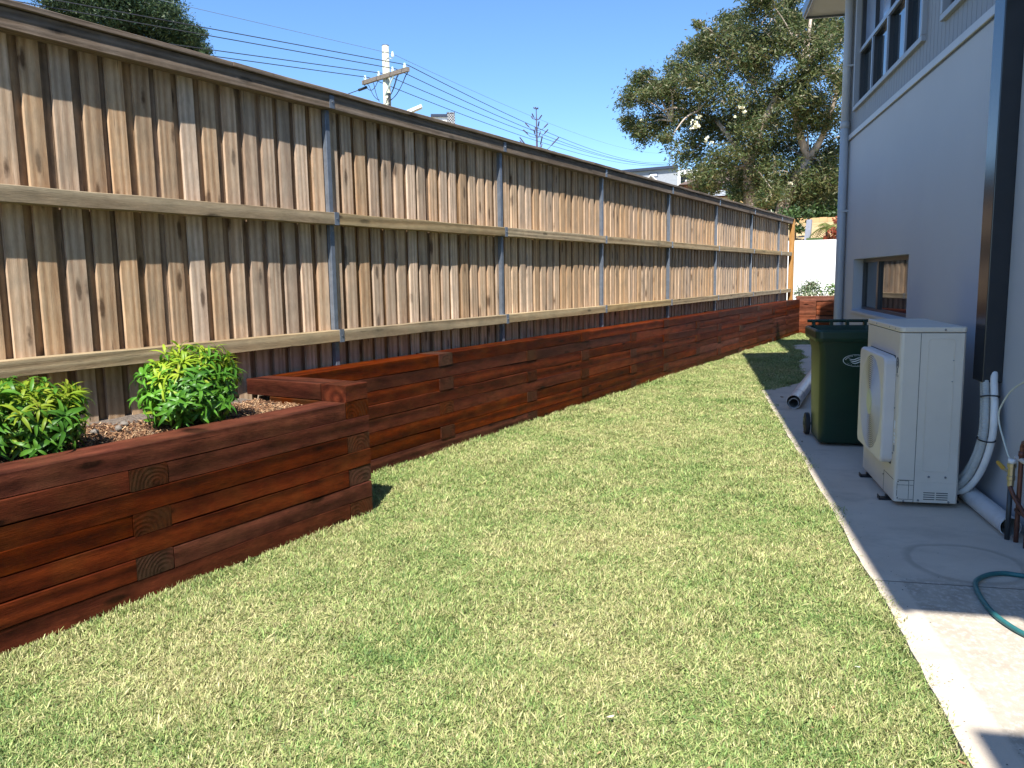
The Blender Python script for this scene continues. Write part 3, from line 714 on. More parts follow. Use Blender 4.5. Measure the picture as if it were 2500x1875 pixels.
# ================================================================== AIR CONDITIONER
A0, A1, S0, S1, ZT = 1.252, 1.622, 5.335, 6.285, 1.135
ac = empty('air_conditioner', HW(1.43, 5.8, 0), ANG); tag(ac, 'tall beige outdoor air conditioning unit on the concrete with a round fan grille', 'air conditioner')
AO = Vector((-1.43, -5.8, 0))
def acb(mb, name, mat, smooth=False, parent=None, mats=None, b=None):
    o = mb.build(name, mat, parent or ac, smooth, mats)
    if parent is None: o.location = AO
    if b: bev(o, *b)
    return o
cr = .022
mb = MB(); mb.prism([(A0, S0+cr), (A0+cr*.3, S0+cr*.3), (A0+cr, S0), (A1-.012, S0), (A1, S0+.012), (A1, S1), (A0, S1)], .03, ZT-.038)
body = acb(mb, 'body', M['ac'], b=(.004, 2, 50))
mb = MB(); mb.prism([(A0-.004, S0+cr), (A0+cr*.3-.003, S0+cr*.3-.003), (A0+cr, S0-.004), (A1-.01, S0-.004), (A1+.004, S0+.01), (A1+.004, S1+.004), (A0-.004, S1+.004)], ZT-.034, ZT)
acb(mb, 'lid', M['ac'], b=(.007, 3, 40))
mb = MB(); mb.prism([(A0+.003, S0+cr), (A0+cr, S0+.003), (A1-.004, S0+.003), (A1-.004, S1-.003), (A0+.003, S1-.003)], ZT-.038, ZT-.034); acb(mb, 'lid_gap', M['seam'])
e = .0012
mb = MB()
mb.box(1.366, 1.3685, S0-e, S0+.002, .03, ZT-.04)                       # vertical seam on the side
mb.box(A0+.02, 1.366, S0-e, S0+.002, .170, .1725)                      # corner box top seam
mb.box(A0-e, A0+.001, S0+.02, 5.61, .168, .1705); mb.box(A0-e, A0+.001, 5.61, 5.613, .03, .17)
# knock-out outline, dashed
def dash(p0, p1, n=5):
    for i in range(n):
        a = Vector(p0).lerp(Vector(p1), (i+.06)/n); b = Vector(p0).lerp(Vector(p1), (i+.90)/n)
        mb.box(min(a.x, b.x)-.0011, max(a.x, b.x)+.0011, S0-e, S0+.001, min(a.z, b.z)-.0011, max(a.z, b.z)+.0011)
dash((1.270, 0, .155), (1.270, 0, .065), 2); dash((1.283, 0, .048), (1.365, 0, .048), 4); dash((1.282, 0, .167), (1.338, 0, .167), 2); dash((1.338, 0, .167), (1.338, 0, .05), 5); dash((1.270, 0, .140), (1.365, 0, .140), 4)
mb.box(1.272, 1.277, S0-e, S0+.001, .05, .06); mb.box(1.272, 1.278, S0-e, S0+.001, .157, .165)
acb(mb, 'seam', M['seam'])
mb = MB()
for row in range(4):
    for a, b in ((1.425, 1.490), (1.498, 1.565)): mb.box(a, b, S0-.0013, S0+.001, .051+row*.014, .0555+row*.014)
acb(mb, 'vent_slots', M['seam'])
mb = MB(); mb.box(1.369, A1-.003, S0-.0016, S0+.001, .1585, .1615); acb(mb, 'service_panel_edge', M['ac'])
# raised edge of the pressed side panel
def ring_rect(mb, a0, a1, z0, z1, w=.003, h=.002):
    pts = []
    for cx, cz, t0 in ((a1-.02, z1-.02, 0), (a0+.02, z1-.02, 90), (a0+.02, z0+.02, 180), (a1-.02, z0+.02, 270)):
        for k in range(5): t_ = R_(t0+90*k/4); pts.append((cx+.02*math.cos(t_), S0-.0004, cz+.02*math.sin(t_)))
    pts.append(pts[0]); mb.tube(pts, .0022, 5, False)
mb = MB(); ring_rect(mb, 1.412, 1.560, .232, 1.062); acb(mb, 'pressed_panel', M['ac'], True)
mb = MB()
for a, z in ((1.45, .198), (1.545, .198), (1.395, .045), (1.57, .04), (1.31, .036), (1.50, ZT-.018), (1.555, .93), (1.553, .80)):
    rr = .0035 if a in (1.555, 1.553) else .0065
    mb.tube([(a, S0-.004 if z > 1.1 else S0+.002, z), (a, S0-.006, z)], rr, 10)
for s_, z in ((5.46, ZT-.017), (5.62, ZT-.017), (6.0, ZT-.017), (5.40, .33), (5.62, .14), (5.40, .62)): mb.tube([(A0+.002, s_, z), (A0-.006, s_, z)], .005, 8)
acb(mb, 'screw', M['bolt'], True)
# fan guard: shallow square shell with rings
G0, G1, gz0, gz1 = 5.415, 6.175, .255, .945; ga0, ga1 = 1.182, A0-.001
mb = MB(); R0 = .05
def rrect(s0, s1, z0, z1, r, n=5):
    P = []
    for cs, cz, t0 in ((s1-r, z1-r, 0), (s0+r, z1-r, 90), (s0+r, z0+r, 180), (s1-r, z0+r, 270)):
        for k in range(n): t_ = R_(t0+90*k/(n-1)); P.append((cs+r*math.cos(t_), cz+r*math.sin(t_)))
    return P
P0 = rrect(G0, G1, gz0, gz1, R0); P1 = rrect(G0+.012, G1-.012, gz0+.012, gz1-.012, R0-.01); n = len(P0)
cs_, cz_ = (G0+G1)/2, (gz0+gz1)/2; RF = .322
circ = [(cs_+RF*math.cos(2*math.pi*(k+.5)/n), cz_+RF*math.sin(2*math.pi*(k+.5)/n)) for k in range(n)]
V = [(ga1, a, b) for a, b in P0]+[(ga0+.012, a, b) for a, b in P0]+[(ga0, a, b) for a, b in P1]+[(ga0+.001, a, b) for a, b in circ]+[(ga0+.014, a, b) for a, b in circ]
F = [(L*n+k, L*n+(k+1) % n, (L+1)*n+(k+1) % n, (L+1)*n+k) for L in range(4) for k in range(n)]
mb.add(V, F); gd = acb(mb, 'fan_guard', M['ac_plastic'], b=(.003, 2, 30))
mb = MB(); mb.box(ga1-.001, ga1-.004, G0+.02, G1-.02, gz0-.004, gz1+.004); acb(mb, 'guard_gap', M['seam'])
mb = MB()
for k in range(18):
    rr = .088+k*.0135; mb.tube([(ga0+.004-.006*math.cos(rr/.31*1.5), cs_+rr*math.cos(t_*2*math.pi/40), cz_+rr*math.sin(t_*2*math.pi/40)) for t_ in range(41)], .0030, 5, False)
for k in range(8):
    t_ = k*math.pi/4+.2; mb.tube([(ga0+.003, cs_+.07*math.cos(t_), cz_+.07*math.sin(t_)), (ga0+.006, cs_+.325*math.cos(t_), cz_+.325*math.sin(t_))], .0032, 5)
acb(mb, 'grille', M['ac_plastic'], True)
mb = MB(); mb.tube([(ga0+.006, cs_, cz_), (ga0-.004, cs_, cz_)], .085, 28); mb.tube([(ga0-.004, cs_, cz_), (ga0-.007, cs_, cz_)], .065, 28); acb(mb, 'hub_badge', M['ac_yellow'])
mb = MB(); mb.tube([(ga0+.009, cs_, cz_), (ga0+.005, cs_, cz_)], .326, 32); acb(mb, 'fan_cavity', M['fan_grey'])
mb = MB()
for k in range(3):
    t0 = k*2.094; V = []
    for i in range(5):
        rr = .06+.055*i
        for dt, dx in ((-.35, .012), (.35, -.012)): V.append((ga1-.022+dx, cs_+rr*math.cos(t0+dt), cz_+rr*math.sin(t0+dt)))
    mb.add(V, [(2*i, 2*i+1, 2*i+3, 2*i+2) for i in range(4)])
acb(mb, 'fan_blades', M['grey_post'])
# print on the front beside the guard
def front_text(txt, size, s, z, mat, name, rotz=False):
    v, f = text_mesh(txt, size); mb = MB()
    mb.add([(A0-.0015, s-x, z+y) for x, y, _ in v], [q[::-1] for q in f]); return acb(mb, name, mat)
lg = MB(); cz0 = .905; sc_ = 5.385
for r0, r1, t0, t1 in ((.020, .032, -60, 240), (.006, .014, 0, 360)):
    N_ = 20; V = []
    for i in range(N_+1):
        t_ = R_(t0+(t1-t0)*i/N_)
        for rr in (r0, r1): V.append((A0-.0015, sc_-rr*math.cos(t_), cz0+rr*1.25*math.sin(t_)))
    lg.add(V, [(2*i, 2*i+2, 2*i+3, 2*i+1) for i in range(N_)])
lg.box(A0-.0018, A0, sc_-.008, sc_+.008, cz0-.062, cz0-.03)
acb(lg, 'emblem', M['print_grey']); front_text('HITACHI', .022, sc_, .828, M['print_grey'], 'lettering')
mb = MB()
for k, (z, h) in enumerate(((.53, .012), (.49, .05), (.45, .015), (.42, .02), (.40, .012))): mb.box(A0-.0016, A0, 5.372, 5.400, z, z+h)
acb(mb, 'notice_label', M['white_paint']); mb = MB(); mb.box(A0-.0017, A0, 5.368, 5.394, .345, .385); acb(mb, 'rating_plate', M['label_grey'])
for s_ in (5.50, 6.1):
    mb = MB(); mb.box(A0-.055, A1+.05, s_-.03, s_+.03, .0, .012); mb.box(A0-.055, A0-.049, s_-.03, s_+.03, .012, .028); mb.box(A0-.01, A1+.01, s_-.018, s_+.018, .012, .032); acb(mb, 'foot', M['black'], b=(.002, 1))

# ================================================================== WHEELIE BIN
bn = empty('wheelie_bin', HW(1.30, 7.42, 0), ANG+R_(0)); tag(bn, 'dark green open council wheelie bin standing behind the air conditioner', 'bin')
def rr_loop(w, d, r, z, n=5, oy=0):
    P = []
    for cx, cy, t0 in ((w/2-r, d/2-r, 0), (-w/2+r, d/2-r, 90), (-w/2+r, -d/2+r, 180), (w/2-r, -d/2+r, 270)):
        for k in range(n): t_ = R_(t0+90*k/(n-1)); P.append((cx+r*math.cos(t_), cy+r*math.sin(t_)+oy, z))
    return P
loops = [rr_loop(.45, .44, .06, .02, oy=-.02), rr_loop(.475, .50, .06, .04, oy=-.02), rr_loop(.50, .60, .055, .80), rr_loop(.53, .64, .05, .87), rr_loop(.535, .645, .05, .905)]
mb = MB(); V = sum(loops, []); n = 20
F = [(L*n+k, L*n+(k+1) % n, (L+1)*n+(k+1) % n, (L+1)*n+k) for L in range(len(loops)-1) for k in range(n)]+[tuple(range(n-1, -1, -1))]
mb.add(V, F)
inn = [rr_loop(.515, .625, .045, .905), rr_loop(.49, .59, .05, .80), rr_loop(.40, .45, .06, .06)]
V2 = sum(inn, []); F2 = [(L*n+(k+1) % n, L*n+k, (L+1)*n+k, (L+1)*n+(k+1) % n) for L in range(2) for k in range(n)]+[tuple(2*n+k for k in range(n))]; mb.add(V2, F2)
bb = mb.build('body', M['bin'], bn); bb.data.polygons.foreach_set('use_smooth', [True]*len(bb.data.polygons)); bev(bb, .004, 2, 30)
rim = [rr_loop(.535, .645, .05, .905), rr_loop(.585, .70, .055, .90), rr_loop(.60, .715, .06, .93), rr_loop(.60, .715, .06, .985), rr_loop(.575, .69, .05, 1.0), rr_loop(.53, .64, .05, .995), rr_loop(.515, .625, .045, .905)]
mb = MB(); mb.add(sum(rim, []), [(L*n+k, L*n+(k+1) % n, (L+1)*n+(k+1) % n, (L+1)*n+k) for L in range(6) for k in range(n)]); q = mb.build('rim', M['bin'], bn); bev(q, .004, 2, 30)
mb = MB(); mb.tube([(-.27, .40, 1.035), (.27, .40, 1.035)], .014, 12)
for x in (-.22, -.07, .07, .22): mb.box(x-.012, x+.012, .34, .405, .96, 1.045)
hb = mb.build('handle', M['bin'], bn, False)
for sx_ in (-1, 1):
    mb = MB(); mb.tube([(sx_*.243, .27, .10), (sx_*.283, .27, .10)], .10, 28); wh = mb.build('wheel', M['rubber'], bn); bev(wh, .008, 2)
    mb = MB(); mb.tube([(sx_*.283, .27, .10), (sx_*.29, .27, .10)], .055, 20); mb.tube([(sx_*.29, .27, .10), (sx_*.296, .27, .10)], .018, 12); mb.build('hub', M['black'], wh)
mb = MB(); mb.tube([(-.25, .27, .10), (.25, .27, .10)], .012, 8); mb.build('axle', M['bolt'], bn)
# oval council emblem on the front (front face leans)
def front_pt(x, z):      # point on the sloping front face
    t_ = (z-.04)/(.80-.04); y = -.02*(1-t_)-(.25+(.30-.25)*t_); return (x, y-.0022, z)
mb = MB(); ex, ez, ra, rb = .035, .742, .105, .050
def ell_ring(mb, k0, k1, N_=40):
    V = []
    for i in range(N_):
        t_ = 2*math.pi*i/N_
        for k in (k0, k1): V.append(front_pt(ex+ra*k*math.cos(t_), ez+rb*k*math.sin(t_)))
    mb.add(V, [(2*i, 2*i+1, (2*i+3) % (2*N_), (2*i+2) % (2*N_)) for i in range(N_)])
ell_ring(mb, .955, 1.0)
for j, (z0, th) in enumerate(((.016, .0075), (.001, .0085), (-.015, .0075))):
    V = []; N_ = 16
    for i in range(N_+1):
        u = i/N_; x = -.062+.124*u+.008*j; zc = z0-.006*math.sin(u*2*math.pi*1.0)*1.8+.004-.010*u; w = th*math.sin(math.pi*min(1, max(.02, u)))**.7
        V += [front_pt(ex+x, ez+zc-w/2), front_pt(ex+x, ez+zc+w/2)]
    mb.add(V, [(2*i, 2*i+2, 2*i+3, 2*i+1) for i in range(N_)])
def arc_text(txt, rad_k, t0, t1, size, flip=False):
    for i, ch in enumerate(txt):
        if ch == ' ': continue
        t_ = R_(t0+(t1-t0)*i/(len(txt)-1)); cx, cz = ex+ra*rad_k*math.cos(t_), ez+rb*rad_k*math.sin(t_)
        tx, tz = -ra*math.sin(t_), rb*math.cos(t_); 
        if not flip: tx, tz = -tx, -tz
        L_ = math.hypot(tx, tz); tx, tz = tx/L_, tz/L_
        v, f = text_mesh(ch, size); mb.add([front_pt(cx+x*tx-y*tz, cz+x*tz+y*tx) for x, y, _ in v], f)
arc_text('RANDWICK CITY COUNCIL', .80, 168, 12, .0145)
arc_text('1300 722 542', .80, 215, 325, .010, True)
mb.build('emblem', M['white_print'], bn)

# ================================================================== PIPES ON THE GROUND
def hollow(name, p0, p1, r, th, mat, matin):
    p0, p1 = Vector(p0), Vector(p1); mb = MB(); n = 32; d = (p1-p0).normalized()
    mb.cur = 0; mb.tube([p0, p1], r, n, False)
    mb.cur = 1; b = len(mb.v); mb.tube([p0, p1], r-th, n, False); mb.cur = 0
    mb.add([], []); o_ = [(k, b+k, b+(k+1) % n, (k+1) % n) for k in range(n)]+[(n+k, n+(k+1) % n, b+n+(k+1) % n, b+n+k) for k in range(n)]
    mb.f += o_; mb.mi += [0]*len(o_)
    o = mb.build(name, None, None, True, mats=[mat, matin]); 
    md = o.modifiers.new('edge', 'EDGE_SPLIT'); md.split_angle = R_(40); return o
o = hollow('pvc_pipe', HW(1.085, 9.11, .078), HW(1.70, 11.9, .078), .076, .004, M['pvc'], M['pvc_in']); tag(o, 'large grey-white pvc pipe lying on the concrete behind the bin', 'pipe', 'pvc pipes lying on the path')
mb = MB(); d = (HW(1.70, 11.9)-HW(1.085, 9.11)).normalized(); p0 = HW(1.085, 9.11, .078)+d*.42; mb.tube([p0, p0+d*.022], .0785, 32, False)
c_ = mb.build('band', M['label_grey'], o, True)
o = hollow('pvc_pipe', HW(1.087, 9.13, .060), HW(1.69, 11.85, .060), .054, .004, M['pvc'], M['pvc_in']); tag(o, 'smaller pvc pipe nested inside the large pipe lying behind the bin', 'pipe', 'pvc pipes lying on the path')
o = hollow('pvc_pipe', HW(1.735, 4.80, .056), HW(1.745, 6.9, .056), .055, .004, M['pvc'], M['pvc_in']); tag(o, 'dusty white pvc pipe lying against the house wall behind the air conditioner', 'pipe', 'pvc pipes lying on the path')

# ================================================================== REFRIGERANT PIPE BUNDLE
bd = empty('pipe_bundle', HW(1.7, 5.3, 0), ANG); tag(bd, 'bundle of grey conduits and white lagged pipe curving from wall duct to air conditioner', 'pipe bundle')
BO = Vector((-1.7, -5.3, 0))
path = [(1.765, 5.36, .86), (1.755, 5.325, .80), (1.745, 5.265, .66), (1.735, 5.235, .50), (1.72, 5.27, .35), (1.70, 5.36, .21), (1.665, 5.47, .11), (1.60, 5.56, .075)]
def off(path, da, ds, dz=0): return [(a+da, s_+ds, z+dz*(1-min(1, z/.5))) for a, s_, z in path]
def corr(pts, r, amp=.0018, per=.009):
    P = smooth_path(pts, 40); out = [P[0]]; 
    for q in P[1:]:
        if (q-out[-1]).length >= per/4: out.append(q)
    return out, [r+amp*math.sin(i*math.pi/2) for i in range(len(out))]
for da, ds, dz in ((-.018, .035, .02), (-.022, -.01, -.005)):
    P, rr = corr(off(path, da, ds, dz), .0215); mb = MB(); mb.tube(P, rr, 12); o = mb.build('conduit', M['conduit'], bd, True); o.location = BO
for da, ds, dz, r_ in ((.012, -.045, -.02, .020), (.026, -.015, -.03, .018)):
    mb = MB(); mb.tube(smooth_path(off(path, da, ds, dz), 8), r_, 12); o = mb.build('lagged_pipe', M['white_pipe'], bd, True); o.location = BO
for (a, s_, z, d) in ((1.745, 5.262, .72, Vector((-.02, -.07, -.3))), (1.722, 5.215, .47, Vector((0, .02, -.3))), (1.66, 5.45, .115, Vector((-.1, .2, -.09)))):
    d.normalize(); q = d.orthogonal().normalized(); w_ = d.cross(q); mb = MB(); u1 = Vector((0, 1, 0)); u1 = (u1-d*u1.dot(d)).normalized(); u2 = d.cross(u1)
    mb.tube([Vector((a, s_, z))+u1*.070*math.cos(t_*math.pi/12)+u2*.046*math.sin(t_*math.pi/12) for t_ in range(25)], .0045, 6, False); o = mb.build('cable_tie', M['tie'], bd, True); o.location = BO

# ================================================================== TAP AND WATER PIPES
tp = empty('tap_standpipe', HW(1.7, 4.757, 0), ANG); tag(tp, 'dark standpipe with brass valve and yellow handle beside the wall', 'tap')
TO = Vector((-1.7, -4.757, 0))
def tb(pts, r, name, mat, par=tp, n=12, sm=True, org=TO):
    mb = MB(); mb.tube(pts, r, n); o = mb.build(name, mat, par, sm); o.location = org; return o
tb([(1.705, 4.755, 0), (1.705, 4.755, .31)], .0135, 'standpipe', M['dark_pipe'])
mb = MB(); c = (1.705, 4.755)
for z0, z1, r_ in ((.30, .335, .0175), (.335, .36, .022), (.36, .405, .019), (.405, .43, .024)): mb.tube([(*c, z0), (*c, z1)], r_, 8)
mb.tube([(1.705, 4.755, .375), (1.70, 4.83, .375)], .009, 8)
o = mb.build('valve', M['brass'], tp); o.location = TO; bev(o, .002, 1)
mb = MB(); mb.tube([(1.70, 4.83, .375), (1.698, 4.86, .38), (1.695, 4.93, .395)], [.008, .013, .011], 8); o = mb.build('handle', M['handle'], tp); o.location = TO; bev(o, .002, 1)
tb([(*c, .43), (*c, .452)], .020, 'white_collar', M['white_pipe'])
wp = empty('water_pipes', HW(1.73, 4.66, 0), ANG); tag(wp, 'aged copper water pipes with elbows rising from the concrete near the wall', 'pipes')
WO = Vector((-1.73, -4.66, 0))
def wpt(pts, r, name, mat, sm=True): return tb(pts, r, name, mat, wp, 12, sm, WO)
wpt(smooth_path([(1.735, 4.715, 0), (1.735, 4.715, .3), (1.735, 4.715, .50), (1.735, 4.70, .545), (1.735, 4.655, .56), (1.735, 4.3, .565)], 6), .0125, 'copper_pipe', M['copper'])
wpt(smooth_path([(1.745, 4.61, 0), (1.745, 4.61, .3), (1.745, 4.61, .45), (1.745, 4.595, .50), (1.745, 4.55, .515), (1.745, 4.2, .52)], 6), .0125, 'copper_pipe', M['copper'])
wpt(smooth_path([(1.70, 4.745, .30), (1.71, 4.70, .25), (1.725, 4.63, .20), (1.73, 4.57, .17), (1.735, 4.45, .15)], 6), .011, 'copper_pipe', M['copper'])
wpt([(1.735, 4.78, .457), (1.735, 4.2, .457)], .0135, 'white_pipe', M['white_pipe'])
for s_, z in ((4.715, .49), (4.655, .56), (4.61, .44), (4.55, .515)): wpt([(1.735 if s_ in (4.715, 4.655) else 1.745, s_, z-.014 if s_ in (4.715, 4.61) else z), (1.735 if s_ in (4.715, 4.655) else 1.745, s_-(.0 if s_ in (4.715, 4.61) else .03), z+(.014 if s_ in (4.715, 4.61) else 0))], .0165, 'fitting', M['copper'])
mb = MB(); mb.box(1.722, WA, 4.60, 4.73, .17, .185); o = mb.build('pipe_clip', M['copper'], wp); o.location = WO
cord = MB(); cord.tube([HW(a, s_, z) for a, s_, z in [tuple(v) for v in smooth_path([(1.78, 4.35, 1.02), (1.76, 4.62, .93), (1.72, 4.84, .83), (1.70, 4.96, .70), (1.70, 4.965, .62), (1.70, 4.89, .54), (1.705, 4.83, .47), (1.71, 4.80, .44)], 8)]], .0048, 8)
tag(cord.build('cord', M['cord'], None, True), 'cream cord hanging in a loop from the wall above the tap', 'cord')
hs = MB(); hs.tube([HW(*tuple(v)) for v in smooth_path([(2.2, 3.9, .012), (1.75, 4.10, .012), (1.571, 4.145, .012), (1.49, 4.165, .012), (1.404, 4.125, .012), (1.322, 4.02, .012), (1.285, 3.85, .012), (1.276, 3.66, .012), (1.296, 3.53, .012), (1.34, 3.42, .012), (1.46, 3.22, .012), (1.7, 2.95, .012)], 10)], .0115, 12)
tag(hs.build('garden_hose', M['hose'], None, True), 'teal green garden hose looping on the concrete', 'hose')
# dry leaves and litter
r = random.Random(5)
lit = [(HW(1.13, 8.55), 'dry brown leaf on the concrete nearest the pvc pipe mouth', .020, 'dry_leaf'), (HW(1.09, 8.02), 'dry brown leaf on the path left of the bin, middle one', .020, 'dry_leaf'), (HW(1.02, 7.72), 'dark curled leaf on the path left of the bin wheel', .028, 'dry_leaf'),
       (HW(1.05, 9.95), 'dry leaf on the concrete corner by the shaded grass', .022, 'dry_leaf'), (HW(.95, 7.3), 'small dry leaf on the path edge left of the bin', .016, 'dry_leaf'), (HW(.80, 2.45), 'dark scrap at the lawn edge near the bottom right', .014, 'dry_leaf'),
       (HW(.62, 3.05), 'white paper scrap on the lawn near the path', .010, 'white_print'), (HW(.16, 2.2), 'orange-brown dry leaf on the grass, front of the lawn', .022, 'dry_leaf'), (HW(-.06, 2.13), 'curled brown leaf on the front lawn', .020, 'dry_leaf'), (HW(-.25, 2.5), 'pale brown leaf on the lawn, left of the other lawn leaves', .016, 'pale_litter')]
for P, lab, sz, mt in lit:
    mb = MB(); th = r.uniform(0, 6.28); z0 = .003 if 'path' in lab or 'concrete' in lab else .018
    V = []
    for i in range(5):
        t_ = i/4-.5; w = sz*.42*math.cos(t_*3.0); 
        for sd_ in (-1, 0, 1): V.append((t_*sz*2, sd_*w, z0+abs(sd_)*sz*.3+sz*.5*t_*t_))
    mb.add(V, [(3*i+j, 3*i+3+j, 3*i+4+j, 3*i+1+j) for i in range(4) for j in range(2)])
    o = mb.build('fallen_leaf' if mt != 'white_print' else 'paper_scrap', M[mt], None, True); o.location = (P.x, P.y, 0); o.rotation_euler = (0, 0, th); o['label'] = lab; o['category'] = 'leaf' if mt != 'white_print' else 'litter'

r = random.Random(77); mb = MB()
for i in range(230):            # crumbs of leaf and thatch in the lawn
    d = r.uniform(1.6, 9)**1.0; a_ = r.uniform(-.32, 1.0); x = -math.sin(a_)*d; y = math.cos(a_)*d
    av = x*CA+y*SA
    if av > .78 or x < (-3.25 if y < 3.9 else -3.9): continue
    th = r.uniform(0, 6.28); L_ = r.uniform(.004, .012); w = L_*r.uniform(.25, .6); z = r.uniform(.004, .014); c_, s_ = math.cos(th), math.sin(th)
    mb.add([(x-c_*L_, y-s_*L_, z), (x+s_*w, y-c_*w, z+.003), (x+c_*L_, y+s_*L_, z+.002), (x-s_*w, y+c_*w, z+.004)], [(0, 1, 2, 3)])
tag(mb.build('lawn_litter', M['dry_leaf']), 'tiny brown leaf crumbs scattered in the lawn', 'leaf litter', kind='stuff')
mb = MB()
for i in range(260):            # grit and soil crumbs on the path, thickest by the grass
    s_ = r.uniform(1.6, 11); av = .87+abs(r.gauss(0, .07))+(.0 if r.random() < .8 else r.uniform(0, .6))
    if av > 1.75: continue
    P = HW(av, s_); th = r.uniform(0, 6.28); L_ = r.uniform(.001, .0032); w = L_*r.uniform(.4, 1.); h = L_*.5
    mb.box(P.x-L_, P.x+L_, P.y-w, P.y+w, .0003, h)
tag(mb.build('grit', M['dry_soil']), 'soil crumbs and grit along the edge of the path', 'grit', kind='stuff')
# ================================================================== PLANTER SHRUBS
def leaf_geo(L_, w, droop, r):
    """lance-shaped arching leaf along +x from the origin"""
    V = []; n = 5
    for i in range(n+1):
        t_ = i/n; x = L_*math.sin(t_*1.0*droop)/max(.01, droop) if droop > .05 else L_*t_; z = -L_*(1-math.cos(t_*droop))/max(.01, droop)
        ww = w*math.sin(math.pi*(.06+.94*t_)**.8)*(1 if i < n else .05)
        V += [(x, -ww, z+ww*.35), (x, 0, z), (x, ww, z+ww*.35)]
    return V, [(3*i+j, 3*i+3+j, 3*i+4+j, 3*i+1+j) for i in range(n) for j in range(2)]
leaf_variants = {}
for mt in ('shrub_leaf', 'shrub_young'):
    for i, (L_, w, dr) in enumerate(((.095, .0085, 1.0), (.09, .008, 1.5), (.11, .0095, 1.8), (.07, .007, .8), (.10, .0105, 2.2))):
        v, f = leaf_geo(L_, w, dr, None); me = bpy.data.meshes.new('leaf'); me.from_pydata(v, [], f); me.materials.append(M[mt]); me.polygons.foreach_set('use_smooth', [True]*len(f)); leaf_variants[(mt, i)] = (me, v, f)
def shrub(cx, cy, z0, rx, ry, rz, seed, label, nw=230):
    r = random.Random(seed); root = empty('shrub', (cx, cy, z0)); tag(root, label, 'shrub', 'green shrubs in the near planter')
    C0 = Vector((0, 0, rz*1.02)); leaves = []; stems = MB()
    for i in range(nw):
        u = r.uniform(-.75, 1); th = r.uniform(0, 6.283); q = math.sqrt(1-u*u); shell = r.uniform(.55, 1.0)**.6
        lump = 1+.16*math.sin(th*3+seed)*math.cos(u*3)+r.uniform(-.12, .15)
        d = Vector((q*math.cos(th), q*math.sin(th), u)); P = C0+Vector((d.x*rx, d.y*ry, d.z*rz))*shell*lump
        if P.z < .03: P.z = .03+r.random()*.04
        ax = (d+Vector((0, 0, .7))+Vector((r.gauss(0, .25), r.gauss(0, .25), r.gauss(0, .2)))).normalized()
        if i % 5 == 0:
            k = Vector((r.uniform(-.03, .03), r.uniform(-.03, .03), 0)); mid = (k+P)*.5+Vector((0, 0, .03)); stems.tube([k, mid, P], [.006, .004, .002], 5)
        young = (u > .45 and r.random() < .75) or (u > .05 and r.random() < .3) or r.random() < .06
        nl = r.randint(7, 10)
        for k in range(nl):
            az = k*2.4+r.uniform(-.3, .3); el = r.uniform(-.15, .75) if k < nl-3 else r.uniform(.7, 1.2)
            e1 = ax.orthogonal().normalized(); e2 = ax.cross(e1)
            dirv = ((e1*math.cos(az)+e2*math.sin(az))*math.cos(el)+ax*math.sin(el)).normalized()
            upv = (ax-dirv*ax.dot(dirv)); upv = upv.normalized() if upv.length > .05 else Vector((0, 0, 1))
            side = upv.cross(dirv).normalized(); upv = dirv.cross(side)
            m4 = Matrix((dirv, side, upv)).transposed().to_4x4(); m4.translation = P-ax*r.uniform(0, .035)
            mt = 'shrub_young' if young and r.random() < .9 else 'shrub_leaf'; vi = r.choice([3, 0, 1] if mt == 'shrub_young' else [0, 1, 2, 4])
            leaves.append((m4 @ Matrix.Scale(r.uniform(.75, 1.15), 4), mt, vi))
    camd = Vector((-cx, -cy, 1.475-z0)).normalized()
    leaves.sort(key=lambda L: -(L[0].translation.dot(camd)))
    for m4, mt, vi in leaves[:300]:
        o = link(bpy.data.objects.new('leaf', leaf_variants[(mt, vi)][0])); o.parent = root; o.matrix_local = m4
    mb = MB()
    for m4, mt, vi in leaves[300:]:
        _, v, f = leaf_variants[(mt, vi)]; mb.cur = 0 if mt == 'shrub_leaf' else 1; mb.add([m4 @ Vector(p_) for p_ in v], f)
    o = mb.build('foliage', None, root, True, mats=[M['shrub_leaf'], M['shrub_young']]); o['kind'] = 'stuff'
    stems.build('stem', M['stem'], root)
shrub(-3.80, 2.865, .685, .272, .28, .218, 3, 'round bright green shrub in the planter, the one nearer the corner block')
shrub(-3.80, 1.97, .675, .262, .26, .19, 8, 'bright green shrub in the planter cut by the left edge of the photo', 200)

# ================================================================== LEAF CLOUD TREES
def cloud(lobes, per, size, aspect, droop, seed, sub=7, flat=.8, spread=.30, upw=0.):
    """leaf faces spread through clustered lobes; returns verts, faces"""
    r = np.random.default_rng(seed); V = []; nF = 0; out = []
    for (x, y, z, rad) in lobes:
        ncl = max(3, int(sub*rad*rad*3+3)); cc = r.normal(size=(ncl, 3)); cc /= np.linalg.norm(cc, axis=1)[:, None]; cc *= rad*r.uniform(.35, 1., (ncl, 1)); cc[:, 2] *= flat
        n = int(per*rad*rad)
        pick = r.integers(0, ncl, n); sp_ = rad*spread
        p_ = np.array([x, y, z])+cc[pick]+r.normal(size=(n, 3))*sp_*np.array([1, 1, .75]); out.append(p_)
    P = np.concatenate(out); n = len(P)
    d = r.normal(size=(n, 3)); d /= np.linalg.norm(d, axis=1)[:, None]; d[:, 2] = d[:, 2]*(1-abs(droop))-droop+upw; d /= np.linalg.norm(d, axis=1)[:, None]
    q = np.cross(d, r.normal(size=(n, 3))); q /= np.linalg.norm(q, axis=1)[:, None]
    L_ = size*r.uniform(.6, 1.3, (n, 1)); w = L_*aspect
    V = np.empty((n, 4, 3)); V[:, 0] = P-d*L_*.5; V[:, 1] = P+q*w; V[:, 2] = P+d*L_*.5; V[:, 3] = P-q*w
    return V.reshape(-1, 3), np.arange(n*4).reshape(-1, 4)
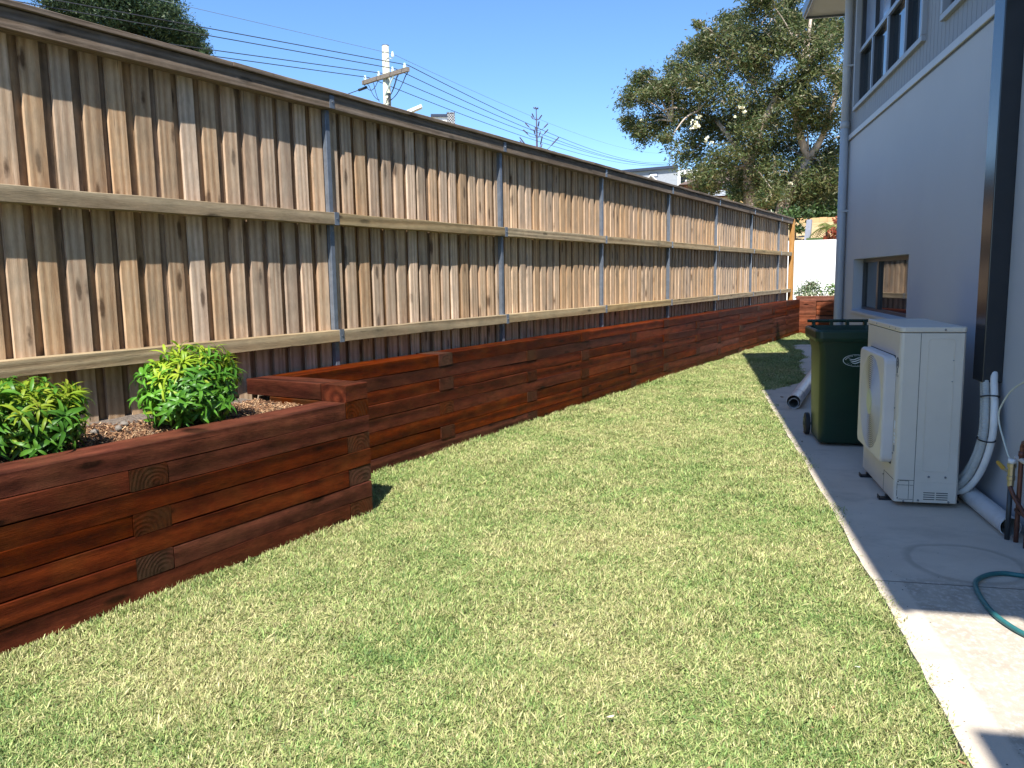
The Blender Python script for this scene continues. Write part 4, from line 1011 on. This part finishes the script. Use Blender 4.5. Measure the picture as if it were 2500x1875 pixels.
def np_mesh(name, V, F, mat, parent):
    me = bpy.data.meshes.new(name); me.vertices.add(len(V)); me.vertices.foreach_set('co', V.ravel().astype(np.float32))
    me.loops.add(F.size); me.loops.foreach_set('vertex_index', F.ravel().astype(np.int32)); me.polygons.add(len(F))
    me.polygons.foreach_set('loop_start', (np.arange(len(F))*4).astype(np.int32)); me.polygons.foreach_set('loop_total', np.full(len(F), 4, np.int32)); me.materials.append(mat); me.update(calc_edges=True); me.validate()
    o = link(bpy.data.objects.new(name, me)); o.parent = parent; return o
def tree(name, base, label, cat, lobes, per, size, aspect, droop, seed, mat, group=None, shrink=1, **kw):
    root = empty(name, base); tag(root, label, cat, group)
    V, F = cloud([(x-base[0], y-base[1], z-base[2], r_*shrink) for x, y, z, r_ in lobes], per, size, aspect, droop, seed, **kw)
    o = np_mesh('crown', V, F, mat, root); o['kind'] = 'stuff'; return root
GUM = [[-14.63, 35.73, 9.52, 0.54], [-14.49, 36.43, 10.46, 0.48], [-14.16, 36.85, 9.88, 0.67], [-15.4, 37.15, 8.66, 0.43], [-14.37, 36.47, 8.23, 0.54], [-13.95, 37.61, 8.63, 0.68], [-12.1, 33.53, 7.06, 0.38], [-13.17, 35.46, 9.83, 0.52], [-13.25, 37.97, 11.09, 0.62], [-12.75, 36.59, 9.44, 0.72], [-12.55, 37.98, 11.77, 0.56], [-11.19, 34.29, 11.83, 0.22], [-11.48, 36.06, 11.54, 0.53], [-11.12, 35.01, 9.73, 0.68], [-11.75, 36.37, 8.48, 0.77], [-12.09, 36.42, 7.17, 0.65], [-10.95, 33.84, 5.73, 0.55], [-11.01, 34.89, 5.31, 0.51], [-10.46, 35.38, 11.48, 0.63], [-11.11, 38.51, 13.13, 0.43], [-11.39, 37.64, 11.19, 0.67], [-10.24, 34.82, 8.82, 0.62], [-10.96, 37.93, 8.08, 0.79], [-10.17, 34.73, 6.37, 0.61], [-10.18, 37.22, 12.13, 0.65], [-9.08, 34.98, 12.23, 0.5], [-8.46, 34.49, 12.28, 0.38], [-8.97, 38.83, 13.22, 0.43], [-9.38, 35.32, 10.55, 0.73], [-8.68, 35.53, 10.99, 0.68], [-9.82, 39.2, 10.64, 0.56], [-9.92, 38.61, 9.17, 0.8], [-9.17, 35.79, 7.33, 0.8], [-10.24, 38.99, 6.47, 0.81], [-9.68, 36.95, 5.4, 0.65], [-8.64, 37.92, 12.2, 0.6], [-7.72, 35.7, 10.87, 0.62], [-8.0, 39.4, 12.57, 0.62], [-7.25, 38.27, 11.91, 0.66], [-9.22, 39.26, 8.65, 0.75], [-8.84, 38.98, 7.19, 0.86], [-8.4, 36.03, 5.64, 0.74], [-8.07, 36.42, 9.09, 0.63], [-7.37, 35.57, 8.36, 0.56], [-6.92, 35.56, 9.51, 0.56], [-6.63, 35.21, 10.12, 0.5], [-6.4, 36.45, 10.84, 0.57], [-6.44, 37.97, 11.95, 0.48], [-5.88, 35.03, 9.27, 0.55], [-6.9, 38.27, 9.02, 0.54], [-7.28, 36.47, 7.74, 0.63], [-6.31, 36.51, 7.89, 0.57], [-7.7, 38.84, 6.25, 0.79], [-6.4, 37.36, 6.5, 0.64], [-6.47, 36.51, 5.39, 0.74], [-7.59, 37.14, 5.01, 0.64], [-6.29, 38.51, 5.03, 0.6], [-8.11, 34.85, 4.7, 0.5], [-5.98, 39.93, 11.84, 0.75], [-4.98, 35.26, 8.72, 0.71], [-5.41, 38.87, 7.38, 0.79], [-5.66, 39.32, 5.59, 0.8], [-8.72, 34.51, 12.71, 0.49], [-8.39, 38.54, 13.66, 0.49]]
gum = tree('gum_tree', (-8.9, 37, 2.4), 'large eucalyptus with drooping olive foliage and pale limbs beyond the fence', 'tree', GUM, 2300, .20, .13, .5, 3, M['gum_leaf'], sub=7, spread=.27, shrink=1.45)
V, F = cloud([(x+8.9, y-37, z-2.4, r_) for x, y, z, r_ in [(-9.28, 34.27, 8.27, 0.18), (-9.2, 34.29, 8.1, 0.12), (-11.13, 33.71, 7.68, 0.25), (-10.96, 33.76, 8.0, 0.12), (-10.65, 33.87, 7.04, 0.18), (-10.49, 33.92, 6.93, 0.1), (-13.2, 32.95, 8.01, 0.08), (-9.56, 34.19, 7.91, 0.08), (-7.38, 34.72, 5.16, 0.1), (-7.98, 34.59, 3.95, 0.15)]], 800, .09, .6, 0, 8); q_ = np_mesh('blossom', V, F, M['flower'], gum); q_['kind'] = 'stuff'
lb = MB(); GB = Vector((-8.9, 37, 2.4)); base = [Vector((-9.3, 36.9, 2.4)), Vector((-8.4, 37.0, 2.4))]
f1 = Vector((-9.6, 36.6, 6.2)); f2 = Vector((-7.2, 37.1, 6.3)); f3 = Vector((-8.3, 36.4, 9.2)); f4 = Vector((-11.6, 35.6, 8.6))
def limb(pts, r0, r1): lb.tube([p_-GB for p_ in smooth_path(pts, 4)], r0, 8, True, r1)
limb([base[0], Vector((-9.5, 36.8, 4.4)), f1], .42, .24); limb([base[1], Vector((-8.1, 37.1, 4.6)), f2], .38, .22); limb([f1, Vector((-9.0, 36.4, 7.8)), f3], .2, .13); limb([f1, Vector((-10.6, 36, 7.8)), f4+Vector((0, 1.6, 0)), Vector((-12.6, 35.9, 8.9)), Vector((-13.3, 35.9, 8.9))], .12, .03)
limb([f2, Vector((-6.6, 36.9, 7.2)), Vector((-6, 36.6, 8.9))], .18, .08); limb([f2, Vector((-7.6, 36.3, 8.2)), Vector((-7.3, 36.4, 10)), Vector((-7.2, 36.8, 12))], .17, .06)
rg = random.Random(2)
for (x, y, z, rad) in GUM:
    P = Vector((x, y, z)); s_ = min((f1, f2, f3, f4, Vector((-11.9, 36.6, 7.2)), Vector((-12.9, 36, 8.4)), Vector((-7.3, 36.4, 10)), Vector((-10, 37.2, 10.4))), key=lambda q: (q-P).length)
    mid = (s_+P)*.5+Vector((rg.uniform(-.3, .3), rg.uniform(-.3, .3), rg.uniform(.0, .5))); limb([s_, mid, P+Vector((0, 0, rad*.4))], .055, .015)
    for _ in range(3):
        e_ = P+Vector((rg.uniform(-1, 1), rg.uniform(-1, 1), rg.uniform(-.6, .9)))*rad*.9; limb([P, (P+e_)*.5+Vector((0, 0, .12)), e_], .035, .01)
o = lb.build('trunk', M['bark'], gum, True)
CYP = [[-25.39, 15.22, 10.1, 0.37], [-25.65, 16.01, 10.16, 0.57], [-23.82, 15.7, 10.04, 0.71], [-23.94, 15.72, 9.54, 0.48], [-23.84, 16.59, 10.09, 0.73], [-25.88, 17.71, 10.16, 0.59], [-23.49, 17.16, 10.08, 0.73], [-24.99, 17.95, 9.96, 0.51], [-24.95, 18.88, 10.79, 0.52], [-25.0, 18.87, 10.19, 0.59], [-23.3, 18.15, 9.68, 0.49], [-23.14, 18.41, 9.61, 0.37], [-23.71, 18.5, 9.41, 0.44], [-24.01, 19.34, 9.48, 0.32], [-22.26, 18.31, 8.88, 0.15], [-23.86, 19.4, 10.02, 0.16], [-24.74, 18.5, 9.63, 0.39], [-25.22, 18.17, 11.39, 0.78], [-23.87, 15.78, 10.65, 0.83], [-25.11, 18.75, 11.76, 0.72], [-24.5, 15.09, 10.29, 0.54], [-23.39, 18.01, 10.23, 0.25], [-24.6, 16.5, 12.2, 1.0], [-24.6, 16.8, 8.2, 1.0]]+[[-26.2, 15.61, 9.6, 0.7], [-25.79, 16.28, 9.4, 0.7], [-25.35, 16.97, 9.2, 0.7], [-24.87, 17.66, 9.1, 0.66], [-24.43, 18.26, 9.0, 0.6], [-25.76, 16.32, 10.31, 0.62], [-24.98, 17.51, 10.1, 0.62], [-24.18, 18.6, 9.71, 0.55], [-23.96, 18.88, 9.2, 0.5]]
cyp = tree('cypress_tree', (-24.6, 16.6, 1.5), 'dark green cypress rising behind the fence at the top left', 'tree', CYP, 9500, .12, .13, -.35, 5, M['cyp_leaf'], sub=26, flat=.6, spread=.38)
mb = MB(); mb.tube([(0, 0, 0), (0, 0, 7), (0, .1, 12.5)], [.35, .2, .05], 8); mb.build('trunk', M['bark_dark'], cyp)
BACK = [[-10.42, 45.15, 5.03, 0.37], [-10.32, 46.11, 5.42, 0.48], [-9.54, 44.51, 5.04, 0.51], [-9.6, 46.29, 5.61, 0.59], [-9.15, 45.22, 4.75, 0.47], [-9.4, 44.45, 4.4, 0.41], [-9.09, 44.53, 3.86, 0.23], [-8.25, 44.27, 4.95, 0.51], [-7.83, 44.04, 5.32, 0.55], [-7.46, 44.32, 4.91, 0.56], [-7.32, 45.99, 4.59, 0.52], [-7.39, 46.91, 5.51, 0.67], [-7.54, 44.35, 4.19, 0.41], [-7.0, 44.09, 3.84, 0.25], [-10.49, 46.29, 6.1, 0.67], [-8.98, 45.22, 6.02, 0.65], [-6.95, 45.19, 5.97, 0.77], [-8.86, 44.34, 4.26, 0.36], [-10.83, 45.0, 5.59, 0.36], [-12.46, 45.3, 5.93, 0.42], [-11.52, 44.29, 5.36, 0.36], [-6.2, 44.3, 4.6, .8], [-9.8, 45, 3.9, .5], [-8.6, 43, 3.9, .5], [-7.6, 43, 4.1, .6], [-6.6, 43, 3.9, .5], [-5.9, 42.5, 4.2, .6], [-9.6, 43.5, 4.2, .6]]
bk = tree('background_tree', (-9, 45, 3.0), 'dense dark green bushy tree low behind the eucalyptus trunk', 'tree', [(x, y, z, r_*1.5) for x, y, z, r_ in BACK], 1100, .22, .3, .15, 6, M['back_leaf'])
mb = MB(); mb.tube([(0, 0, -.5), (.1, 0, 1), (.2, 0, 2.4)], [.2, .14, .06], 7); mb.tube([(1.6, 0, -.5), (1.5, 0, 1.6)], [.14, .06], 7); mb.build('trunk', M['bark_dark'], bk)
pl = tree('green_shrub', (-5.9, 30.6, 2.2), 'low green bushes behind the white wall beside the end of the fence', 'shrub', [(-6.35, 30.4, 3.2, .3), (-6.15, 30.5, 3.0, .2), (-6.5, 30.6, 3.6, .4), (-6.1, 31, 3.6, .3)], 2200, .14, .3, .1, 9, M['back_leaf'])
mb = MB(); mb.tube([(-.4, 0, -.4), (-.4, 0, .8)], .05, 6); mb.build('stem', M['bark_dark'], pl)
rd = tree('red_shrub', (-4.6, 29.4, 2.2), 'red-leaved shrub above the white wall next to the house corner', 'shrub', [(-4.62, 29.3, 2.95, .28), (-4.58, 29.3, 3.15, .2), (-4.75, 29.3, 2.72, .25), (-4.45, 29.3, 2.8, .35), (-4.95, 29.3, 2.65, .16)], 2600, .09, .4, 0, 10, M['red_leaf'])
mb = MB(); mb.tube([(0, 0, -.4), (0, 0, .6)], .03, 6); mb.build('stem', M['bark_dark'], rd)
# palm
pm_ = empty('palm', (-5.15, 30.4, 2.3)); tag(pm_, 'small yellow-green palm with arching fronds behind the white wall', 'palm')
mb = MB(); mb.tube([(0, 0, -.3), (0, 0, .75)], .07, 8); mb.build('trunk', M['bark_dark'], pm_)
rp = random.Random(4)
for k in range(16):
    th = k*2.4; el = rp.uniform(.1, 1.1); mb = MB(); pts = []
    for i in range(7):
        t_ = i/6; rr = .62*t_; pts.append(Vector((math.cos(th)*rr*math.cos(el*.6), math.sin(th)*rr*math.cos(el*.6), .75+rr*math.sin(el)-.45*t_*t_)))
    mb.tube(pts, .006, 4)
    for i in range(1, 7):
        for sd_ in (-1, 1):
            for q2 in range(2):
                p_ = pts[i]*(1-.5*q2)+pts[i-1]*.5*q2; side = Vector((-math.sin(th), math.cos(th), 0))*sd_*.17+Vector((math.cos(th)*.06, math.sin(th)*.06, -.08)); dd = (pts[i]-pts[i-1]).normalized()*.012
                mb.quad(p_-dd, p_+side*.6-dd, p_+side, p_+side*.6+dd, p_+dd)
    mb.build('frond', M['palm_leaf'], pm_)
# flowering shrubs in the far planter
def far_shrub(c, rx, rz, seed, label, mat):
    root = empty('shrub', c); tag(root, label, 'shrub', 'shrubs in the far planter')
    V, F = cloud([(0, 0, rz*.7, rx*.85), (rx*.45, 0, rz*.45, rx*.55), (-rx*.5, 0, rz*.4, rx*.55), (0, .05, rz*1.15, rx*.35)], 9000, .055, .32, .1, seed, sub=40, flat=rz/rx*.8)
    o = np_mesh('foliage', V, F, M[mat], root); o['kind'] = 'stuff'
    mb = MB(); r3 = random.Random(seed)
    for k in range(7): mb.tube([(0, 0, -.05), (r3.uniform(-.1, .1), r3.uniform(-.1, .1), rz*.7), (r3.uniform(-.25, .25), r3.uniform(-.15, .15), rz*1.35)], .006, 4)
    mb.build('stem', M['stem'], root)
    V, F = cloud([(x, -.16, .10, .10) for x in (-rx*.7, -rx*.3, rx*.1, rx*.5, rx*.9)], 1500, .03, .6, 0, seed+5); o = np_mesh('blossom', V, F, M['flower'], root); o['kind'] = 'stuff'
far_shrub((-3.88, 20.80, .82), .34, .33, 31, 'pale variegated shrub at the left end of the far planter', 'far_shrub_leaf')
far_shrub((-3.22, 20.80, .82), .32, .28, 32, 'brighter green shrub in the far planter beside the house corner', 'green_shrub_leaf')
# bare-tipped pine beyond the fence
npn = empty('pine_tree', (-29.07, 52.5, 5)); tag(npn, 'thin dark pine tip with sparse whorled branches above the fence top', 'tree')
mb = MB(); mb.tube([(0, 0, 0), (0, 0, 7), (-.03, 0, 8.6)], [.16, .055, .025], 6); mb.build('trunk', M['purple_twig'], npn)
rn_ = random.Random(6); mb = MB()
rtv = Vector((rt.x, rt.y, 0)).normalized()
for z, L_, nb in ((8.5, .22, 5), (7.75, .6, 4), (7.0, .85, 4), (6.5, 1.1, 4), (5.5, 1.6, 5), (4.5, 2.0, 6)):
    for k in range(nb):
        th = 2*math.pi*k/nb+z; l2 = L_*rn_.uniform(.55, 1.1); d = Vector((math.cos(th), math.sin(th), 0))
        pts = [Vector((-.02, 0, z)), Vector((0, 0, z))+d*l2*.5+Vector((0, 0, .12*l2)), Vector((0, 0, z))+d*l2+Vector((0, 0, .62*l2))]
        mb.tube(pts, [.02, .02, .012], 5); mb.tube([pts[1].lerp(pts[2], .35), pts[2]], [.05, .045], 5)
mb.build('branch_whorls', M['purple_twig'], npn)

# ================================================================== WHITE WALL, POSTS, FAR FENCE
mb = MB(); mb.box(-11, 3.2, 24.0, 24.2, -.1, 2.385); o = mb.build('boundary_wall', M['white_wall']); tag(o, 'bright white rendered boundary wall behind the far planter', 'wall')
mb = MB(); mb.add([(-5.99, 30.30, 1.9), (-5.76, 30.30, 1.9), (-5.76, 30.5, 1.9), (-5.99, 30.5, 1.9), (-5.85, 30.30, 3.35), (-5.68, 30.30, 3.35), (-5.68, 30.45, 3.35), (-5.85, 30.45, 3.35)], [(0, 1, 5, 4), (1, 2, 6, 5), (2, 3, 7, 6), (3, 0, 4, 7), (4, 5, 6, 7)])
tag(mb.build('leaning_post', M['grey_post']), 'grey leaning metal post above the white wall', 'post')
ff = empty('board_fence', (-6, 36, 2.2)); tag(ff, 'tan timber board fence far behind the white wall', 'fence')
for k in range(30):
    mb = MB(); x = -9+.32*k; mb.box(x+6, x+6+.31, -.01, .01, 0, 1.55+.01*(k % 3)); b_ = mb.build('board', M['tan'], ff)
mb = MB(); mb.quad((-12, 24.3, 1.6), (4, 24.3, 1.6), (4, 35.9, 3.55), (-12, 35.9, 3.55)); tag(mb.build('sandy_slope', M['sand']), 'sandy bank behind the white wall', kind='structure')
mb = MB(); mb.box(-5.75, -4.9, 29.8, 30.0, 2.3, 2.68); o = mb.build('garden_box', M['back_leaf']); tag(o, 'low clipped green hedge just above the white wall', 'hedge')

# ================================================================== UTILITY POLE AND LINES
pole = empty('utility_pole', (-17.7, 21.7, 1.2)); tag(pole, 'pale weathered timber utility pole with crossarm beyond the fence', 'utility pole')
PO = Vector((-17.7, 21.7, 1.2))
mb = MB(); mb.tube([(0, 0, 0), (0, 0, 4), (0, 0, 7.93)], [.17, .15, .112], 14); mb.build('shaft', M['pole_wood'], pole, True)
mb = MB(); mb.tube([(0, 0, 7.70), (0, 0, 7.715)], .120, 14, False); mb.tube([(0, 0, 7.93), (0, 0, 7.95)], .118, 14); mb.build('cap_band', M['galv'], pole)
ax = Vector((-16.44, 21.44, 8.14)); bx = Vector((-18.78, 21.95, 8.12)); ad = (ax-bx); L_ = ad.length; ad.normalize(); sd_ = Vector((0, 0, 1)).cross(ad)
mb = MB(); 
mid = (ax+bx)/2-PO-sd_*.14
vs = [mid+ad*(sx_*L_/2)+sd_*(sy_*.055)+Vector((0, 0, sz_*.065)) for sz_ in (-1, 1) for sy_ in (-1, 1) for sx_ in (-1, 1)]
mb.add(vs, [(0, 2, 3, 1), (4, 5, 7, 6), (0, 1, 5, 4), (2, 6, 7, 3), (0, 4, 6, 2), (1, 3, 7, 5)]); mb.build('crossarm', M['arm_wood'], pole)
mb = MB(); mb.tube([mid+ad*.45+Vector((0, 0, -.06)), Vector((.02, -.12, 6.35))], .028, 6); mb.build('brace', M['porcelain'], pole)
ins = [Vector((-17.52, 21.84, 8.86)), ax-ad*.18+Vector((0, 0, .13)), ax-ad*.80+Vector((0, 0, .13)), bx+ad*.86+Vector((0, 0, .13)), bx+ad*.12+Vector((0, 0, .13))]
for k, p_ in enumerate(ins):
    q = p_-PO-(sd_*.14 if k else Vector()); mb = MB(); mb.tube([q+Vector((0, 0, -.07)), q+Vector((0, 0, .02)), q+Vector((0, 0, .03)), q+Vector((0, 0, .09))], [.05, .055, .035, .03], 10); mb.build('insulator', M['porcelain'], pole)
mb = MB(); q = ins[0]-PO; mb.tube([q+Vector((0, 0, -.06)), q+Vector((-.03, 0, -.13)), q+Vector((-.12, -.02, -.1))], .012, 6); mb.build('insulator_bracket', M['white_paint'], pole)
jm = MB()
for a, b, sag in ((ax-ad*.1, Vector((-17.55, 21.6, 7.35)), .45), (ax-ad*.06, Vector((-17.55, 21.6, 7.28)), .35), (ax-ad*.55, Vector((-17.55, 21.6, 7.4)), .3), (ax-ad*.6, Vector((-17.55, 21.6, 7.35)), .25), (bx+ad*.2, Vector((-17.85, 21.6, 7.4)), .25), (bx+ad*.5, Vector((-17.85, 21.6, 7.35)), .2), (bx, bx+ad*.8, .5)):
    pts = []
    for i in range(11):
        t_ = i/10; p_ = a.lerp(b, t_); p_.z -= sag*4*t_*(1-t_)*.6+(.08 if i == 0 else 0); pts.append(p_-PO-sd_*.1)
    jm.tube(pts, .011, 5)
jm.build('jumper_wire', M['wire'], pole)
mb = MB(); mb.tube([Vector((.13, -.05, 6.4)), Vector((.13, -.05, 4.0))], .04, 6); mb.build('cable_cover', M['dark_pipe'], pole)
far = [Vector((-35.77, 98.72, 16.58)), Vector((-35.24, 98.91, 15.6)), Vector((-35.24, 98.91, 15.41)), Vector((-35.24, 98.91, 15.31)), Vector((-35.23, 98.91, 15.21))]
lefts = [Vector((-18.23, 14.02, 8.5)), Vector((-19.0, 11.35, 8.0)), Vector((-19.0, 11.8, 7.86)), Vector((-18.7, 15.4, 7.76)), Vector((-18.9, 16.25, 7.74))]
names = ['thinnest top power line running from the pole head', 'upper power line on the right crossarm insulator', 'second power line down on the crossarm', 'third power line on the crossarm left of the shaft', 'lowest power line on the left crossarm insulator']
for k in range(5):
    A = lefts[k]; B = ins[k]+(Vector((0, 0, .05)) if k else Vector((0, 0, .02))); Cc = far[k]
    dirl = (A-B); pts = []
    for i in range(9):
        t_ = i/8*2.6; p_ = B+dirl*t_; p_.z += .10*t_*(t_-1)*.0; pts.append(p_)
    pts = pts[::-1]
    for i in range(1, 25):
        t_ = i/24; p_ = B.lerp(Cc, t_); p_.z -= [.95, 1.25, 1.2, 1.1, 1.15][k]*4*t_*(1-t_); pts.append(p_)
    mb = MB(); mb.tube(pts, .007 if k == 0 else .013, 5); tag(mb.build('power_line', M['wire_thin'] if k == 0 else M['wire']), names[k], 'power line', 'overhead power lines')
mb = MB(); a_ = bx+Vector((0, 0, -.12)); b_ = Vector((-19.6, 18.8, 6.6)); mb.tube([a_, a_.lerp(b_, .1)], .05, 6); mb.tube([a_, b_, b_+(b_-a_)*2], .014, 5); tag(mb.build('service_cable', M['wire']), 'short cable dropping from the left end of the crossarm', 'power line')
# street lamp box
sl_ = empty('street_lamp', (-16.9, 21.05, 1.2)); tag(sl_, 'long white boxy street lamp head poking above the fence near the pole', 'street lamp')
LO = Vector((-16.9, 21.05, 1.2)); a_ = Vector((-16.75, 21.2, 6.74))-LO; b_ = Vector((-16.2, 21.6, 7.02))-LO
def obox(mb, a, b, w, h):
    d = (b-a).normalized(); s2 = d.cross(Vector((0, 0, 1))).normalized(); u2 = s2.cross(d)
    vs = [p_+s2*sx_*w/2+u2*sz_*h/2 for p_ in (a, b) for sx_, sz_ in ((-1, -1), (1, -1), (1, 1), (-1, 1))]
    mb.add(vs, [(0, 1, 2, 3), (7, 6, 5, 4), (0, 4, 5, 1), (1, 5, 6, 2), (2, 6, 7, 3), (3, 7, 4, 0)])
mb = MB(); obox(mb, a_, b_, .16, .09); mb.build('housing', M['white_paint'], sl_)
mb = MB(); obox(mb, a_+Vector((0, 0, -.065)), b_+Vector((0, 0, -.065)), .11, .04); mb.build('diffuser', M['pale_litter'], sl_)
mb = MB(); mb.tube([a_+Vector((.1, .1, 0)), a_+Vector((-.8, .45, -.5))], .03, 8); mb.build('arm', M['galv'], sl_)

# ================================================================== FAR HOUSES
def hb(name, cat, label, org, rz): 
    o = empty(name, org, rz); tag(o, label, cat); return o
# brick chimney and flat-roofed house
vd = math.atan2(-.63, .78)
ch = hb('brick_house', 'house', 'house with dark flat roof and black brick chimney with white joints', (-24.0, 34.4, 4), R_(37))
mb = MB(); mb.box(-.19, .19, -.19, .19, 4.2, 5.735); mb.build('chimney', M['mortar'], ch); chim = ch.children[-1] if ch.children else None
bk_ = MB(); z = 4.3; row = 0
while z < 5.66:
    o2 = .06 if row % 2 else 0.
    x = -.20-o2
    while x < .20:
        a, b = max(x, -.2), min(x+.10, .2)
        if b-a > .02: bk_.box(a, b, -.2, -.19, z, z+.048); bk_.box(.19, .2, a, b, z, z+.048)
        x += .125
    z += .068; row += 1
x = -.2
while x < .19: bk_.box(x, x+.045, -.2, .2, 5.68, 5.76); x += .071
b_ = bk_.build('bricks', M['brick_dark'], ch); b_['kind'] = 'stuff'
mb = MB(); mb.box(-1.0, -.2, -.1, 3, 5.55, 5.68); mb.build('roof', M['navy'], ch); mb = MB(); mb.box(-.95, -.2, 0, 2.9, 0, 5.55); mb.build('wall', M['white_paint'], ch)
# modern grey house
gh = hb('grey_house', 'house', 'modern grey-clad house with dark skillion roof and small window beyond the fence', (-26.9, 70.3, 4), R_(21))
mb = MB(); mb.add([(-3.2, 0, 0), (2.1, 0, 0), (2.1, 7, 0), (-3.2, 7, 0), (-3.2, 0, 6.75), (2.1, 0, 7.0), (2.1, 7, 7.0), (-3.2, 7, 6.75)], [(0, 1, 5, 4), (1, 2, 6, 5), (2, 3, 7, 6), (3, 0, 4, 7)]); mb.build('wall', M['grey_cladding'], gh)
mb = MB(); mb.add([(-3.5, -.3, 6.70), (2.15, -.3, 6.98), (2.15, 7, 6.98), (-3.5, 7, 6.70), (-3.5, -.3, 6.93), (2.15, -.3, 7.21), (2.15, 7, 7.21), (-3.5, 7, 6.93)], [(0, 1, 5, 4), (1, 2, 6, 5), (2, 3, 7, 6), (3, 0, 4, 7), (4, 5, 6, 7), (3, 2, 1, 0)]); mb.build('roof', M['navy'], gh)
mb = MB(); mb.box(-.42, .35, -.04, .02, 6.28, 6.62); fr = mb.build('window', M['frame_dark'], gh); mb = MB(); mb.box(-.36, .29, -.05, -.041, 6.33, 6.53); mb.build('pane', M['blind'], fr)
mb = MB(); mb.box(2.1, 2.35, -.1, 3, 0, 6.8); mb.box(3.4, 3.6, -.1, .1, 0, 6.8); mb.box(2.35, 4.2, -.1, 3, 6.4, 6.8); mb.build('balcony_frame', M['white_paint'], gh); mb = MB(); mb.box(2.35, 4.0, .6, .8, 3, 6.4); mb.build('balcony_opening', M['frame_dark'], gh)
mb = MB(); mb.tube([(2.4, -.1, 5.3), (4.0, -.1, 5.3)], .04, 5); mb.tube([(2.9, -.15, 0), (2.9, -.15, 5.9)], .16, 6); mb.build('balcony_post', M['white_paint'], gh)
gb = hb('gabled_cottage', 'house', 'small gabled roof with cream barge boards in front of the grey house', (-26.5, 68.5, 4), R_(21))
mb = MB(); mb.add([(-1.6, 2, 5.2), (-1.4, 0, 5.2), (0, 0, 6.15), (1.0, 0, 5.2), (-.2, 3, 6.15)], [(0, 1, 2, 4), (1, 3, 2)]); mb.build('roof', M['tile_roof'], gb)
mb = MB(); mb.tube([(-.9, -.03, 5.35), (0, -.03, 6.18)], .09, 4); mb.tube([(0, -.03, 6.18), (.9, -.03, 5.35)], .09, 4); mb.build('barge_board', M['soffit'], gb)
mb = MB(); mb.box(-1.3, .9, .05, 3, 0, 5.2); mb.build('wall', M['soffit'], gb)
# tiled brick house behind the eucalyptus
th_ = hb('tiled_house', 'house', 'red brick house with brown tiled roof half hidden by the eucalyptus', (-16.6, 57.7, 3.5), R_(16))
mb = MB(); mb.box(-3, 3, 0, 6, 0, 4.35); mb.build('wall', M['red_brick'], th_)
mb = MB(); mb.add([(-3.4, -.4, 4.35), (3.4, -.4, 4.35), (3.4, 6.4, 4.35), (-3.4, 6.4, 4.35), (-1, 3, 5.7), (1, 3, 5.7)], [(0, 1, 5, 4), (1, 2, 5), (2, 3, 4, 5), (3, 0, 4)]); mb.build('roof', M['tile_roof'], th_)
mb = MB(); mb.box(-.35, .35, -.05, .02, 3.95, 4.28); fr = mb.build('window', M['white_paint'], th_); mb = MB(); mb.box(-.27, .27, -.06, -.051, 4.0, 4.24); mb.build('pane', M['glass'], fr)
mb = MB(); mb.add([(-2, -2.2, 3.3), (2, -2.2, 3.3), (2, 0, 3.9), (-2, 0, 3.9)], [(0, 1, 2, 3)]); mb.build('porch_roof', M['grey_cladding'], th_); mb = MB(); mb.box(-2, 2, -2.0, -1.8, 2.2, 3.2); mb.build('porch_wall', M['tan'], th_)
bpy.context.view_layer.update()
